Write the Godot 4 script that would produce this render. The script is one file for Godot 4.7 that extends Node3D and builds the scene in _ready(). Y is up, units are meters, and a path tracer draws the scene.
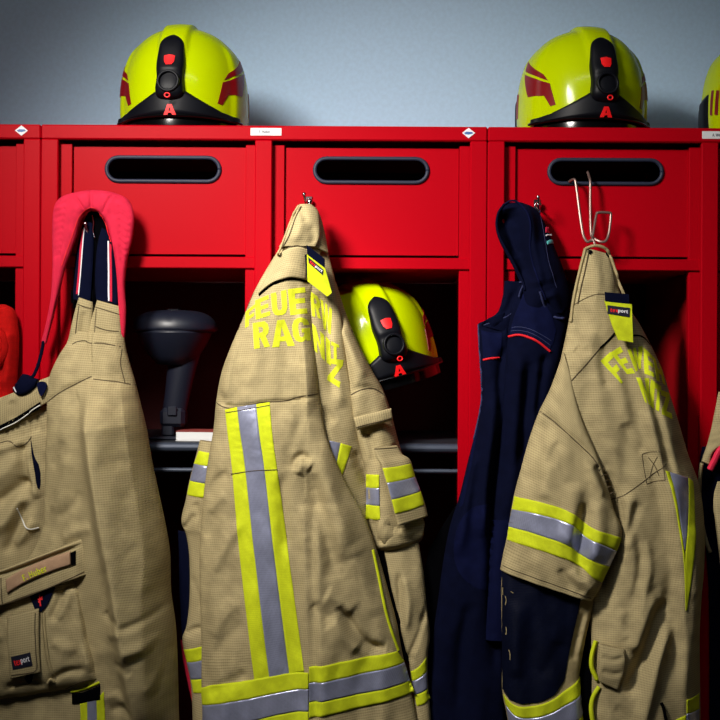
extends Node3D
# A row of red turnout lockers seen straight on. Traced positions are given on the plane of the locker
# fronts in units of 2 mm (x to the right, y down, from 360, 360 at eye height); depths are in millimetres.

const S := 0.002
const D := 2.4
const EYE := 1.42
const ROLL := 0.0055
const TOP := 1.888
const BACK := -0.50

var M := {}
var used := {}
var noise_a := FastNoiseLite.new()
var noise_b := FastNoiseLite.new()

# ------------------------------------------------------------------ naming
func numbered(called: String) -> String:
	var n: int = used.get(called, 0)
	used[called] = n + 1
	return called if n == 0 else "%s_%03d" % [called, n]

func thing(called: String, label: String, category: String, at: Vector3, group := "") -> Node3D:
	var o := Node3D.new()
	o.name = numbered(called)
	add_child(o, true)
	o.position = at
	o.set_meta("label", label)
	o.set_meta("category", category)
	if group:
		o.set_meta("group", group)
	return o

func put(parent: Node3D, called: String, mesh: Mesh, mat: Material) -> MeshInstance3D:
	var o := MeshInstance3D.new()
	o.name = called if parent != self else numbered(called)
	o.mesh = mesh
	o.material_override = mat
	parent.add_child(o, true)
	return o

func struct(called: String, mesh: Mesh, mat: Material, at := Vector3.ZERO) -> MeshInstance3D:
	var o := put(self, called, mesh, mat)
	o.position = at
	o.set_meta("kind", "structure")
	return o

# ------------------------------------------------------------------ plain meshes
func build_mesh(v: PackedVector3Array, uv: PackedVector2Array, idx: PackedInt32Array) -> ArrayMesh:
	var n := PackedVector3Array()
	n.resize(v.size())
	for t in range(0, idx.size(), 3):
		var a := v[idx[t]]
		var f := (v[idx[t + 2]] - a).cross(v[idx[t + 1]] - a)
		for q in 3:
			n[idx[t + q]] += f
	for i in n.size():
		n[i] = n[i].normalized() if n[i].length_squared() > 0.0 else Vector3.BACK
	var arr := []
	arr.resize(Mesh.ARRAY_MAX)
	arr[Mesh.ARRAY_VERTEX] = v
	arr[Mesh.ARRAY_NORMAL] = n
	arr[Mesh.ARRAY_TEX_UV] = uv
	arr[Mesh.ARRAY_INDEX] = idx
	var m := ArrayMesh.new()
	m.add_surface_from_arrays(Mesh.PRIMITIVE_TRIANGLES, arr)
	return m

func tri(v: PackedVector3Array, idx: PackedInt32Array, pts: Array, out: Vector3) -> void:
	# flat polygon fan of its own vertices, turned to face "out"
	var nrm: Vector3 = (pts[1] - pts[0]).cross(pts[2] - pts[0])
	var flip := nrm.dot(out) > 0.0
	var b := v.size()
	for p in pts:
		v.append(p)
	for i in range(1, pts.size() - 1):
		if flip:
			idx.append_array([b, b + i + 1, b + i])
		else:
			idx.append_array([b, b + i, b + i + 1])

func box_into(v: PackedVector3Array, idx: PackedInt32Array, lo: Vector3, hi: Vector3, c: float) -> void:
	c = minf(c, minf(hi.x - lo.x, minf(hi.y - lo.y, hi.z - lo.z)) * 0.45)
	var mid := (lo + hi) * 0.5
	var h := (hi - lo) * 0.5
	for ax in 3:
		var a1 := (ax + 1) % 3
		var a2 := (ax + 2) % 3
		for s in [-1.0, 1.0]:
			var q := []
			for k in [[-1, -1], [1, -1], [1, 1], [-1, 1]]:
				var p := Vector3.ZERO
				p[ax] = s * h[ax]
				p[a1] = k[0] * (h[a1] - c)
				p[a2] = k[1] * (h[a2] - c)
				q.append(mid + p)
			var out := Vector3.ZERO
			out[ax] = s
			tri(v, idx, q, out)
		for s1 in [-1.0, 1.0]:
			for s2 in [-1.0, 1.0]:
				var q := []
				for k in [[-1, 0], [1, 0], [1, 1], [-1, 1]]:
					var p := Vector3.ZERO
					p[ax] = k[0] * (h[ax] - c)
					p[a1] = s1 * (h[a1] - (c if k[1] else 0.0))
					p[a2] = s2 * (h[a2] - (0.0 if k[1] else c))
					q.append(mid + p)
				var out := Vector3.ZERO
				out[a1] = s1
				out[a2] = s2
				tri(v, idx, q, out)
	for sx in [-1.0, 1.0]:
		for sy in [-1.0, 1.0]:
			for sz in [-1.0, 1.0]:
				tri(v, idx, [mid + Vector3(sx * h.x, sy * (h.y - c), sz * (h.z - c)), mid + Vector3(sx * (h.x - c), sy * h.y, sz * (h.z - c)), mid + Vector3(sx * (h.x - c), sy * (h.y - c), sz * h.z)], Vector3(sx, sy, sz))

func finish(v: PackedVector3Array, idx: PackedInt32Array) -> ArrayMesh:
	var uv := PackedVector2Array()
	for p in v:
		uv.append(Vector2(p.x + p.z, p.y))
	return build_mesh(v, uv, idx)

func box(lo: Vector3, hi: Vector3, c := 0.002) -> ArrayMesh:
	var v := PackedVector3Array()
	var idx := PackedInt32Array()
	box_into(v, idx, lo, hi, c)
	return finish(v, idx)

func tube_mesh(pts: Array, r: float, sides := 8, r_end := -1.0, smooth := true) -> ArrayMesh:
	var path: Array = pts
	if smooth and pts.size() > 2:
		path = []
		for i in pts.size() - 1:
			var a: Vector3 = pts[maxi(i - 1, 0)]
			var b: Vector3 = pts[i]
			var c: Vector3 = pts[i + 1]
			var d: Vector3 = pts[mini(i + 2, pts.size() - 1)]
			for k in 6:
				path.append(b.cubic_interpolate(c, a, d, k / 6.0))
		path.append(pts[-1])
	var v := PackedVector3Array()
	var uv := PackedVector2Array()
	var idx := PackedInt32Array()
	var n := path.size()
	var side := Vector3.ZERO
	var run := 0.0
	for i in n:
		var t: Vector3 = (path[mini(i + 1, n - 1)] - path[maxi(i - 1, 0)]).normalized()
		if i == 0:
			side = t.cross(Vector3.UP if absf(t.y) < 0.9 else Vector3.RIGHT).normalized()
		else:
			side = (side - t * side.dot(t)).normalized()
			run += (path[i] - path[i - 1]).length()
		var up := t.cross(side)
		var rr := r if r_end < 0.0 else lerpf(r, r_end, float(i) / (n - 1))
		for k in sides + 1:
			var a := TAU * k / sides
			v.append(path[i] + (side * cos(a) + up * sin(a)) * rr)
			uv.append(Vector2(float(k) / sides * TAU * r, run))
	for i in n - 1:
		for k in sides:
			var a := i * (sides + 1) + k
			var b := a + sides + 1
			idx.append_array([a, b, a + 1, a + 1, b, b + 1])
	for e in [0, n - 1]:
		var c := v.size()
		v.append(path[e])
		uv.append(Vector2.ZERO)
		for k in sides:
			var a: int = e * (sides + 1) + k
			if e == 0:
				idx.append_array([c, a, a + 1])
			else:
				idx.append_array([c, a + 1, a])
	return build_mesh(v, uv, idx)

func lathe_mesh(prof: Array, sides := 32) -> ArrayMesh:
	# prof: [radius, height] from the bottom up, turned about y
	var v := PackedVector3Array()
	var uv := PackedVector2Array()
	var idx := PackedInt32Array()
	for i in prof.size():
		for k in sides + 1:
			var a := TAU * k / sides
			v.append(Vector3(prof[i][0] * cos(a), prof[i][1], prof[i][0] * sin(a)))
			uv.append(Vector2(float(k) / sides, prof[i][1]))
	for i in prof.size() - 1:
		for k in sides:
			var a := i * (sides + 1) + k
			var b := a + sides + 1
			idx.append_array([a, a + 1, b, a + 1, b + 1, b])
	return build_mesh(v, uv, idx)

func grid_mesh(nu: int, nv: int, f: Callable, flip := false) -> ArrayMesh:
	var v := PackedVector3Array()
	var uv := PackedVector2Array()
	var idx := PackedInt32Array()
	for j in nv + 1:
		for i in nu + 1:
			v.append(f.call(float(i) / nu, float(j) / nv))
			uv.append(Vector2(float(i) / nu, float(j) / nv))
	for j in nv:
		for i in nu:
			var a := j * (nu + 1) + i
			var b := a + nu + 1
			if flip:
				idx.append_array([a, a + 1, b, a + 1, b + 1, b])
			else:
				idx.append_array([a, b, a + 1, a + 1, b, b + 1])
	return build_mesh(v, uv, idx)

# ------------------------------------------------------------------ the traced plane
func w2(x: float, y: float) -> Vector2:
	var dx := x - 360.0
	var dy := y - 360.0
	return Vector2(dx + ROLL * dy, -(dy - ROLL * dx)) * S

func spot(x: float, y: float, z := 0.0) -> Vector3:
	# a point that the photograph shows at x, y and that stands z metres before the locker fronts
	var k := (D - z) / D
	var p := w2(x, y) * k
	return Vector3(p.x, p.y + EYE, z)

func context(root: Node3D, z0: float) -> Dictionary:
	return {"root": root, "k": (D - z0) / D, "org": root.position}

func deep(c: Dictionary, z0: float) -> Dictionary:
	# the same garment's frame for a part that lies at another depth
	var d := c.duplicate()
	d.k = (D - z0) / D
	return d

func pt(c: Dictionary, x: float, y: float, z_mm: float) -> Vector3:
	var p: Vector2 = w2(x, y) * c.k
	return Vector3(p.x, p.y + EYE, z_mm * 0.001) - c.org

func cat(a: float, b: float, c: float, d: float, t: float) -> float:
	return 0.5 * (2.0 * b + (c - a) * t + (2.0 * a - 5.0 * b + 4.0 * c - d) * t * t + (3.0 * b - a - 3.0 * c + d) * t * t * t)

func prepare(list: Array) -> Array:
	# each crease: [height mm, width to the left of its run, width to the right, [x, y, x, y ...]]
	var out := []
	for c in list:
		var pts := PackedVector2Array()
		var f: Array = c[3]
		for i in range(0, f.size(), 2):
			pts.append(Vector2(f[i], f[i + 1]))
		var smooth := PackedVector2Array()
		for i in pts.size() - 1:
			var a := pts[maxi(i - 1, 0)]
			var d := pts[mini(i + 2, pts.size() - 1)]
			for k in 3:
				smooth.append(pts[i].cubic_interpolate(pts[i + 1], a, d, k / 3.0))
		smooth.append(pts[pts.size() - 1])
		var box2 := Rect2(smooth[0], Vector2.ZERO)
		for p in smooth:
			box2 = box2.expand(p)
		box2 = box2.grow(maxf(c[1], c[2]) * 2.6)
		var long := 0.0
		for i in pts.size() - 1:
			long += pts[i].distance_to(pts[i + 1])
		out.append([c[0], c[1], c[2], smooth, box2, 1.3 * clampf(long / 65.0, 0.8, 1.7)])
	return out

func crease(list: Array, p: Vector2) -> float:
	var z := 0.0
	for c in list:
		if not c[4].has_point(p):
			continue
		var pts: PackedVector2Array = c[3]
		var best := 1e9
		var side := 1.0
		var where := 0.0
		var n := pts.size() - 1
		for i in n:
			var a := pts[i]
			var ab := pts[i + 1] - a
			var t := clampf((p - a).dot(ab) / maxf(ab.length_squared(), 1e-6), 0.0, 1.0)
			var d := (p - a - ab * t).length_squared()
			if d < best:
				best = d
				side = ab.cross(p - a)
				where = (i + t) / n
		var w: float = c[2] if side > 0.0 else c[1]
		var ends := minf(1.0, sin(PI * clampf(where, 0.02, 0.98)) * 1.9)
		z += c[5] * c[0] * ends * exp(-best / (w * w))
	return z

func sheet(parent: Node3D, called: String, c: Dictionary, st: Array, mat: Material, o := {}) -> Dictionary:
	# a filled piece of cloth lofted through rows [left x, left y, right x, right y, bulge, left z, right z]
	var step: float = o.get("step", 2.0)
	var wr: float = o.get("wr", 1.6)
	var wf: float = o.get("wf", 1.0)
	var thick: float = o.get("t", 12.0)
	var pw: float = o.get("p", 2.4)
	var seed_x: float = o.get("seed", 0.0)
	var cr := prepare(o.get("cr", []))
	var n := st.size()
	var length := 0.0
	var wide := 0.0
	for i in n:
		wide = maxf(wide, Vector2(st[i][0] - st[i][2], st[i][1] - st[i][3]).length())
		if i:
			length += Vector2(st[i][0] + st[i][2] - st[i - 1][0] - st[i - 1][2], st[i][1] + st[i][3] - st[i - 1][1] - st[i - 1][3]).length() * 0.5
	var nv := maxi(int(length / step), 4)
	var nu := maxi(int(wide / step), 6)
	var rows := nv + 1
	var cols := nu + 1
	var v := PackedVector3Array()
	var uv := PackedVector2Array()
	var flat := PackedVector3Array()
	v.resize(rows * cols * 2)
	uv.resize(rows * cols * 2)
	flat.resize(rows * cols)
	var us := PackedFloat32Array()
	var pr := PackedFloat32Array()
	for i in cols:
		var u0 := float(i) / nu
		var u := lerpf(u0, 0.5 - 0.5 * cos(PI * u0), 0.6)
		us.append(u)
		pr.append(sqrt(maxf(0.0, 1.0 - pow(absf(2.0 * u - 1.0), pw))))
	var run := 0.0
	var last := Vector2.ZERO
	var row := PackedFloat32Array()
	row.resize(7)
	for j in rows:
		var f := float(j) / nv * (n - 1)
		var i0 := mini(int(f), n - 2)
		var t := f - i0
		for q in 7:
			row[q] = cat(st[maxi(i0 - 1, 0)][q], st[i0][q], st[i0 + 1][q], st[mini(i0 + 2, n - 1)][q], t)
		var mid := Vector2(row[0] + row[2], row[1] + row[3]) * 0.5
		if j:
			run += (mid - last).length()
		last = mid
		var w := Vector2(row[2] - row[0], row[3] - row[1]).length()
		for i in cols:
			var u := us[i]
			var x := lerpf(row[0], row[2], u)
			var y := lerpf(row[1], row[3], u)
			var base := lerpf(row[5], row[6], u)
			var fold := minf(1.0, pr[i] * 1.6)
			var z := base + row[4] * pr[i]
			if cr:
				z += crease(cr, Vector2(x, y)) * fold
			z += wr * fold * (noise_a.get_noise_2d((x + seed_x) * wf, y * 0.33 * wf) * 3.6 + noise_b.get_noise_2d((x + seed_x) * wf, y * 0.6 * wf) * 0.55)
			var a := j * cols + i
			flat[a] = Vector3(x, y, z)
			v[a] = pt(c, x, y, z)
			uv[a] = Vector2((u - 0.5) * w, run) * S
			v[rows * cols + a] = pt(c, x, y, minf(base - thick * pr[i], z - 0.5))
			uv[rows * cols + a] = uv[a]
	var idx := PackedInt32Array()
	var off := rows * cols
	for j in nv:
		for i in nu:
			var a := j * cols + i
			var b := a + cols
			idx.append_array([a, a + 1, b, a + 1, b + 1, b])
			idx.append_array([off + a, off + b, off + a + 1, off + a + 1, off + b, off + b + 1])
	for e in [0, nv]:
		for i in nu:
			var a: int = e * cols + i
			if e == 0:
				idx.append_array([a, off + a, a + 1, a + 1, off + a, off + a + 1])
			else:
				idx.append_array([a, a + 1, off + a, a + 1, off + a + 1, off + a])
	for j in nv:
		for e in [0, nu]:
			var a: int = j * cols + e
			var b: int = a + cols
			if e == 0:
				idx.append_array([a, b, off + a, off + a, b, off + b])
			else:
				idx.append_array([a, off + a, b, off + a, off + b, b])
	var h := put(parent, called, build_mesh(v, uv, idx), mat)
	return {"node": h, "z": heights(flat, rows, cols)}

func heights(flat: PackedVector3Array, rows: int, cols: int) -> Callable:
	# the front of a piece of cloth as a table of heights, so that what is sewn or printed on can lie on it
	var lo := Vector2(1e9, 1e9)
	var hi := Vector2(-1e9, -1e9)
	for p in flat:
		lo = lo.min(Vector2(p.x, p.y))
		hi = hi.max(Vector2(p.x, p.y))
	lo = lo.floor()
	var w := int(hi.x - lo.x) + 3
	var h := int(hi.y - lo.y) + 3
	var data := PackedFloat32Array()
	data.resize(w * h)
	data.fill(-1e6)
	for j in rows - 1:
		for i in cols - 1:
			var a := j * cols + i
			for half in 2:
				var p := flat[a + 1] if half else flat[a]
				var q := flat[a + cols + 1] if half else flat[a + 1]
				var r := flat[a + cols]
				var den := (q.y - r.y) * (p.x - r.x) + (r.x - q.x) * (p.y - r.y)
				if absf(den) < 1e-6:
					continue
				for yy in range(int(ceil(minf(p.y, minf(q.y, r.y)) - lo.y - 0.01)), int(floor(maxf(p.y, maxf(q.y, r.y)) - lo.y + 0.01)) + 1):
					for xx in range(int(ceil(minf(p.x, minf(q.x, r.x)) - lo.x - 0.01)), int(floor(maxf(p.x, maxf(q.x, r.x)) - lo.x + 0.01)) + 1):
						var px := xx + lo.x
						var py := yy + lo.y
						var la := ((q.y - r.y) * (px - r.x) + (r.x - q.x) * (py - r.y)) / den
						var lb := ((r.y - p.y) * (px - r.x) + (p.x - r.x) * (py - r.y)) / den
						if la < -0.02 or lb < -0.02 or la + lb > 1.02:
							continue
						if xx >= 0 and yy >= 0 and xx < w and yy < h:
							data[yy * w + xx] = la * p.z + lb * q.z + (1.0 - la - lb) * r.z
	return func(x: float, y: float) -> float:
		var fx := x - lo.x
		var fy := y - lo.y
		var ix := int(floor(fx))
		var iy := int(floor(fy))
		var sum := 0.0
		var weight := 0.0
		for k in 4:
			var cx := ix + k % 2
			var cy := iy + k / 2
			if cx < 0 or cy < 0 or cx >= w or cy >= h:
				continue
			var z := data[cy * w + cx]
			if z > -1e5:
				var g := (1.0 - absf(fx - cx)) * (1.0 - absf(fy - cy)) + 1e-4
				sum += z * g
				weight += g
		if weight > 0.0:
			return sum / weight
		for r in range(1, 9):
			var best := -1e6
			for dy in range(-r, r + 1):
				for dx in range(-r, r + 1):
					var cx := clampi(ix + dx, 0, w - 1)
					var cy := clampi(iy + dy, 0, h - 1)
					best = maxf(best, data[cy * w + cx])
			if best > -1e5:
				return best
		return 0.0

func plane(a: Vector3, b: Vector3, c: Vector3) -> Callable:
	# heights of the plane through three points (x, y traced, z in mm)
	var nrm := (b - a).cross(c - a)
	return func(x: float, y: float) -> float:
		return a.z - (nrm.x * (x - a.x) + nrm.y * (y - a.y)) / nrm.z

func resample(f: Array, n: int) -> PackedVector2Array:
	var pts := PackedVector2Array()
	for i in range(0, f.size(), 2):
		pts.append(Vector2(f[i], f[i + 1]))
	var out := PackedVector2Array()
	var m := pts.size()
	for k in n + 1:
		var t := float(k) / n * (m - 1)
		var i := mini(int(t), m - 2)
		out.append(pts[i].cubic_interpolate(pts[i + 1], pts[maxi(i - 1, 0)], pts[mini(i + 2, m - 1)], t - i) if m > 2 else pts[i].lerp(pts[i + 1], t - i))
	return out

func band(parent: Node3D, called: String, c: Dictionary, zf: Callable, rail_a: Array, rail_b: Array, mat: Material, off := 1.5, hem := 1.0) -> MeshInstance3D:
	# a strip sewn on between two traced edges
	var length := 0.0
	for i in range(2, rail_a.size(), 2):
		length += Vector2(rail_a[i] - rail_a[i - 2], rail_a[i + 1] - rail_a[i - 1]).length()
	var n := maxi(int(length / 2.0), 3)
	var A := resample(rail_a, n)
	var B := resample(rail_b, n)
	var m := maxi(int(A[n / 2].distance_to(B[n / 2]) / 2.0), 2)
	var v := PackedVector3Array()
	var uv := PackedVector2Array()
	var idx := PackedInt32Array()
	for j in n + 3:
		var jj := clampi(j - 1, 0, n)
		for i in m + 3:
			var ii := clampi(i - 1, 0, m)
			var p := A[jj].lerp(B[jj], float(ii) / m)
			var skirt := j == 0 or j == n + 2 or i == 0 or i == m + 2
			v.append(pt(c, p.x, p.y, zf.call(p.x, p.y) + (-hem if skirt else off)))
			uv.append(Vector2(float(jj) / n * length, float(ii) / m * A[jj].distance_to(B[jj])) * S)
	var w := m + 3
	# is the strip wound to the right or to the left?
	var turn := (A[n] - A[0]).cross(B[n / 2] - A[n / 2])
	for j in n + 2:
		for i in w - 1:
			var a := j * w + i
			var b := a + w
			if turn > 0.0:
				idx.append_array([a, b, a + 1, a + 1, b, b + 1])
			else:
				idx.append_array([a, a + 1, b, a + 1, b + 1, b])
	return put(parent, called, build_mesh(v, uv, idx), mat)

func chaikin(p: PackedVector2Array) -> PackedVector2Array:
	var out := PackedVector2Array()
	for i in p.size():
		var a := p[i]
		var b := p[(i + 1) % p.size()]
		out.append(a.lerp(b, 0.25))
		out.append(a.lerp(b, 0.75))
	return out

func patch_mesh(poly: PackedVector2Array, put_at: Callable, off: float, fine: float, hem: float, out := Vector3.BACK) -> ArrayMesh:
	# a flat outline laid on a surface; put_at(x, y, offset) gives the point
	var ids := Geometry2D.triangulate_polygon(poly)
	var todo := []
	for t in range(0, ids.size(), 3):
		todo.append([poly[ids[t]], poly[ids[t + 1]], poly[ids[t + 2]]])
	var v := PackedVector3Array()
	var uv := PackedVector2Array()
	var idx := PackedInt32Array()
	var seen := {}
	while todo:
		var t: Array = todo.pop_back()
		var e := [t[0].distance_to(t[1]), t[1].distance_to(t[2]), t[2].distance_to(t[0])]
		var k := 0 if e[0] >= e[1] and e[0] >= e[2] else (1 if e[1] >= e[2] else 2)
		if e[k] > fine:
			var mid: Vector2 = (t[k] + t[(k + 1) % 3]) * 0.5
			todo.append([t[k], mid, t[(k + 2) % 3]])
			todo.append([mid, t[(k + 1) % 3], t[(k + 2) % 3]])
			continue
		var q := []
		for p: Vector2 in t:
			var key := p.snapped(Vector2(0.001, 0.001))
			if not seen.has(key):
				seen[key] = v.size()
				v.append(put_at.call(p.x, p.y, off))
				uv.append(p * S)
			q.append(seen[key])
		var nrm := (v[q[1]] - v[q[0]]).cross(v[q[2]] - v[q[0]])
		if nrm.dot(out) > 0.0:
			idx.append_array([q[0], q[2], q[1]])
		else:
			idx.append_array([q[0], q[1], q[2]])
	var area := 0.0
	for i in poly.size():
		area += poly[i].cross(poly[(i + 1) % poly.size()])
	for i in poly.size():
		var a := poly[i]
		var b := poly[(i + 1) % poly.size()]
		var parts := maxi(int(ceil(a.distance_to(b) / fine)), 1)
		for k in parts:
			var p := a.lerp(b, float(k) / parts)
			var q := a.lerp(b, float(k + 1) / parts)
			var at := v.size()
			for r in [[p, off], [q, off], [q, -hem], [p, -hem]]:
				v.append(put_at.call(r[0].x, r[0].y, r[1]))
				uv.append(r[0] * S)
			if area > 0.0:
				idx.append_array([at, at + 2, at + 1, at, at + 3, at + 2])
			else:
				idx.append_array([at, at + 1, at + 2, at, at + 2, at + 3])
	return build_mesh(v, uv, idx)

func to_poly(f: Array) -> PackedVector2Array:
	var p := PackedVector2Array()
	for i in range(0, f.size(), 2):
		p.append(Vector2(f[i], f[i + 1]))
	return p

func patch(parent: Node3D, called: String, c: Dictionary, zf: Callable, f: Array, mat: Material, off := 1.5, round_off := 0, hem := 1.0) -> MeshInstance3D:
	var poly := to_poly(f)
	for i in round_off:
		poly = chaikin(poly)
	return put(parent, called, patch_mesh(poly, func(x, y, o): return pt(c, x, y, zf.call(x, y) + o), off, 3.0, hem), mat)

func cord(parent: Node3D, called: String, c: Dictionary, f: Array, r_mm: float, mat: Material, zf = null, off := 0.0, sides := 8, smooth := true) -> MeshInstance3D:
	# a round cord or wire: [x, y, z ...], or [x, y ...] lying on the heights zf
	var pts := []
	if zf == null:
		for i in range(0, f.size(), 3):
			pts.append(pt(c, f[i], f[i + 1], f[i + 2]))
	else:
		var length := 0.0
		for i in range(2, f.size(), 2):
			length += Vector2(f[i] - f[i - 2], f[i + 1] - f[i - 1]).length()
		for p in resample(f, maxi(int(length / 4.0), 2)):
			pts.append(pt(c, p.x, p.y, zf.call(p.x, p.y) + off))
	return put(parent, called, tube_mesh(pts, r_mm * 0.001, sides, -1.0, smooth), mat)

func seam(parent: Node3D, c: Dictionary, zf: Callable, f: Array, w := 0.45, mat: Material = null) -> void:
	# a line of stitching
	var pts := resample(f, 6)
	var a := []
	var b := []
	for i in pts.size():
		var d := (pts[mini(i + 1, pts.size() - 1)] - pts[maxi(i - 1, 0)]).normalized().orthogonal() * w
		a.append_array([pts[i].x + d.x, pts[i].y + d.y])
		b.append_array([pts[i].x - d.x, pts[i].y - d.y])
	band(parent, "seam", c, zf, a, b, mat if mat else M.thread, 0.5, 0.5)

const GLYPH := {
	"F": [[0, 0, 1, 0, 1, .2, .38, .2, .38, .42, .92, .42, .92, .62, .38, .62, .38, 1, 0, 1]],
	"E": [[0, 0, 1, 0, 1, .2, .38, .2, .38, .4, .93, .4, .93, .59, .38, .59, .38, .8, 1, .8, 1, 1, 0, 1]],
	"U": [[0, 0, .35, 0, .35, .7, .42, .79, .58, .79, .65, .7, .65, 0, 1, 0, 1, .74, .87, .94, .66, 1, .34, 1, .13, .94, 0, .74]],
	"R": [[0, 0, .36, 0, .36, 1, 0, 1], [.36, 0, .76, 0, .95, .12, 1, .28, .95, .46, .78, .58, .36, .6, .36, .42, .58, .4, .65, .3, .58, .2, .36, .19], [.42, .6, .78, .58, 1, 1, .64, 1]],
	"A": [[.33, 0, .5, 0, .5, .26, .32, 1, 0, 1], [.5, 0, .67, 0, 1, 1, .68, 1, .5, .26], [.32, .62, .68, .62, .72, .8, .28, .8]],
	"G": [[1, .33, .67, .33, .63, .22, .5, .18, .39, .24, .35, .4, .35, .6, .39, .76, .5, .82, .62, .78, .67, .66, .67, .63, .53, .63, .53, .46, 1, .46, 1, 1, .78, 1, .74, .92, .58, 1, .4, 1, .14, .9, 0, .68, 0, .3, .14, .08, .4, 0, .62, 0, .88, .1]],
	"N": [[0, 0, .32, 0, .67, .56, .67, 0, 1, 0, 1, 1, .7, 1, .33, .44, .33, 1, 0, 1]],
	"I": [[0, 0, 1, 0, 1, 1, 0, 1]],
	"T": [[0, 0, 1, 0, 1, .22, .68, .22, .68, 1, .32, 1, .32, .22, 0, .22]],
	"Z": [[.03, 0, 1, 0, 1, .2, .44, .78, 1, .78, 1, 1, 0, 1, 0, .8, .56, .22, .03, .22]],
	"W": [[0, 0, .24, 0, .33, .6, .41, 0, .59, 0, .67, .6, .76, 0, 1, 0, .84, 1, .6, 1, .5, .4, .4, 1, .16, 1]],
	"H": [[0, 0, .35, 0, .35, .38, .65, .38, .65, 0, 1, 0, 1, 1, .65, 1, .65, .6, .35, .6, .35, 1, 0, 1]],
}

func letter(parent: Node3D, ch: String, c: Dictionary, zf: Callable, q: Array, mat: Material) -> void:
	# one printed letter between four traced corners: top left, top right, bottom right, bottom left
	var v := PackedVector3Array()
	var a := Vector2(q[0], q[1])
	var b := Vector2(q[2], q[3])
	var e := Vector2(q[4], q[5])
	var d := Vector2(q[6], q[7])
	var st := SurfaceTool.new()
	st.begin(Mesh.PRIMITIVE_TRIANGLES)
	for g in GLYPH[ch]:
		var poly := PackedVector2Array()
		for p in to_poly(g):
			poly.append(a.lerp(b, p.x).lerp(d.lerp(e, p.x), p.y))
		st.append_from(patch_mesh(poly, func(x, y, o): return pt(c, x, y, zf.call(x, y) + o), 0.7, 2.5, 0.3), 0, Transform3D())
	put(parent, "letter", st.commit(), mat)

func words(parent: Node3D, called: String, text: String, height: float, width: float, where: Transform3D, mat: Material) -> void:
	var tm := TextMesh.new()
	var f := SystemFont.new()
	f.font_names = PackedStringArray(["Droid Sans"])
	f.font_weight = 700
	tm.font = f
	tm.text = text
	tm.font_size = 64
	tm.pixel_size = 0.01
	tm.depth = 0.02
	tm.curve_step = 2.0
	var box3 := tm.get_aabb()
	var o := put(parent, called, tm, mat)
	o.transform = where * Transform3D(Basis.from_scale(Vector3(width / maxf(box3.size.x, 0.01), height / maxf(box3.size.y, 0.01), 0.03)), Vector3.ZERO) * Transform3D(Basis(), -box3.get_center())

func facing(c: Dictionary, zf: Callable, x: float, y: float, dir: Vector2, off: float) -> Transform3D:
	# a frame lying on the cloth at x, y with its x axis along dir
	var e := 2.0
	var p := pt(c, x, y, zf.call(x, y) + off)
	var q := pt(c, x + dir.x * e, y + dir.y * e, zf.call(x + dir.x * e, y + dir.y * e) + off)
	var up := Vector2(dir.y, -dir.x)
	var r := pt(c, x + up.x * e, y + up.y * e, zf.call(x + up.x * e, y + up.y * e) + off)
	var bx := (q - p).normalized()
	var bz := bx.cross(r - p).normalized()
	return Transform3D(Basis(bx, bz.cross(bx), bz), p)

# ------------------------------------------------------------------ materials
func mat(name_: String, col: Color, rough := 0.8, metal := 0.0) -> StandardMaterial3D:
	var m := StandardMaterial3D.new()
	m.resource_name = name_
	m.albedo_color = col
	m.roughness = rough
	m.metallic = metal
	M[name_] = m
	return m

func weave(n: int, cell: int, depth: float, seed_: int, rows_only := false) -> Array:
	# a woven cloth: colour picture and normal picture, n pixels a side, a thread crossing every cell pixels
	var im := Image.create(n, n, true, Image.FORMAT_RGB8)
	var hm := Image.create(n, n, false, Image.FORMAT_RGB8)
	var fn := FastNoiseLite.new()
	fn.seed = seed_
	fn.frequency = 0.012
	var grain := FastNoiseLite.new()
	grain.seed = seed_ + 7
	grain.frequency = 0.3
	for y in n:
		for x in n:
			var cx := absf(fposmod(float(x) / cell, 1.0) - 0.5) * 2.0
			var cy := absf(fposmod(float(y) / cell, 1.0) - 0.5) * 2.0
			var line := pow(cy, 3.0) if rows_only else maxf(pow(cy, 4.0), 0.22 * pow(cx, 4.0))
			var dot := pow(cx, 2.0) * pow(cy, 2.0)
			var g := 1.0 - depth * clampf(line * 0.6 + dot * 0.7, 0.0, 1.0)
			var blend := float(mini(mini(x, n - 1 - x), mini(y, n - 1 - y))) / n * 8.0
			g *= 1.0 + (fn.get_noise_2d(x, y) * 0.14) * minf(1.0, blend) + grain.get_noise_2d(x, y) * 0.06
			g = clampf(g * 0.93, 0.0, 1.0)
			im.set_pixel(x, y, Color(g, g, g))
			var h := clampf(1.0 - line * 0.7 - dot * 0.3, 0.0, 1.0)
			hm.set_pixel(x, y, Color(h, h, h))
	im.generate_mipmaps()
	hm.bump_map_to_normal_map(2.0)
	return [ImageTexture.create_from_image(im), ImageTexture.create_from_image(hm)]

func clothe(m: StandardMaterial3D, tex: Array, span: float, bump := 0.38) -> void:
	m.metallic_specular = 0.18
	m.albedo_texture = tex[0]
	m.normal_enabled = true
	m.normal_texture = tex[1]
	m.normal_scale = bump
	m.uv1_scale = Vector3(1.0 / span, 1.0 / span, 1.0)

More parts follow.
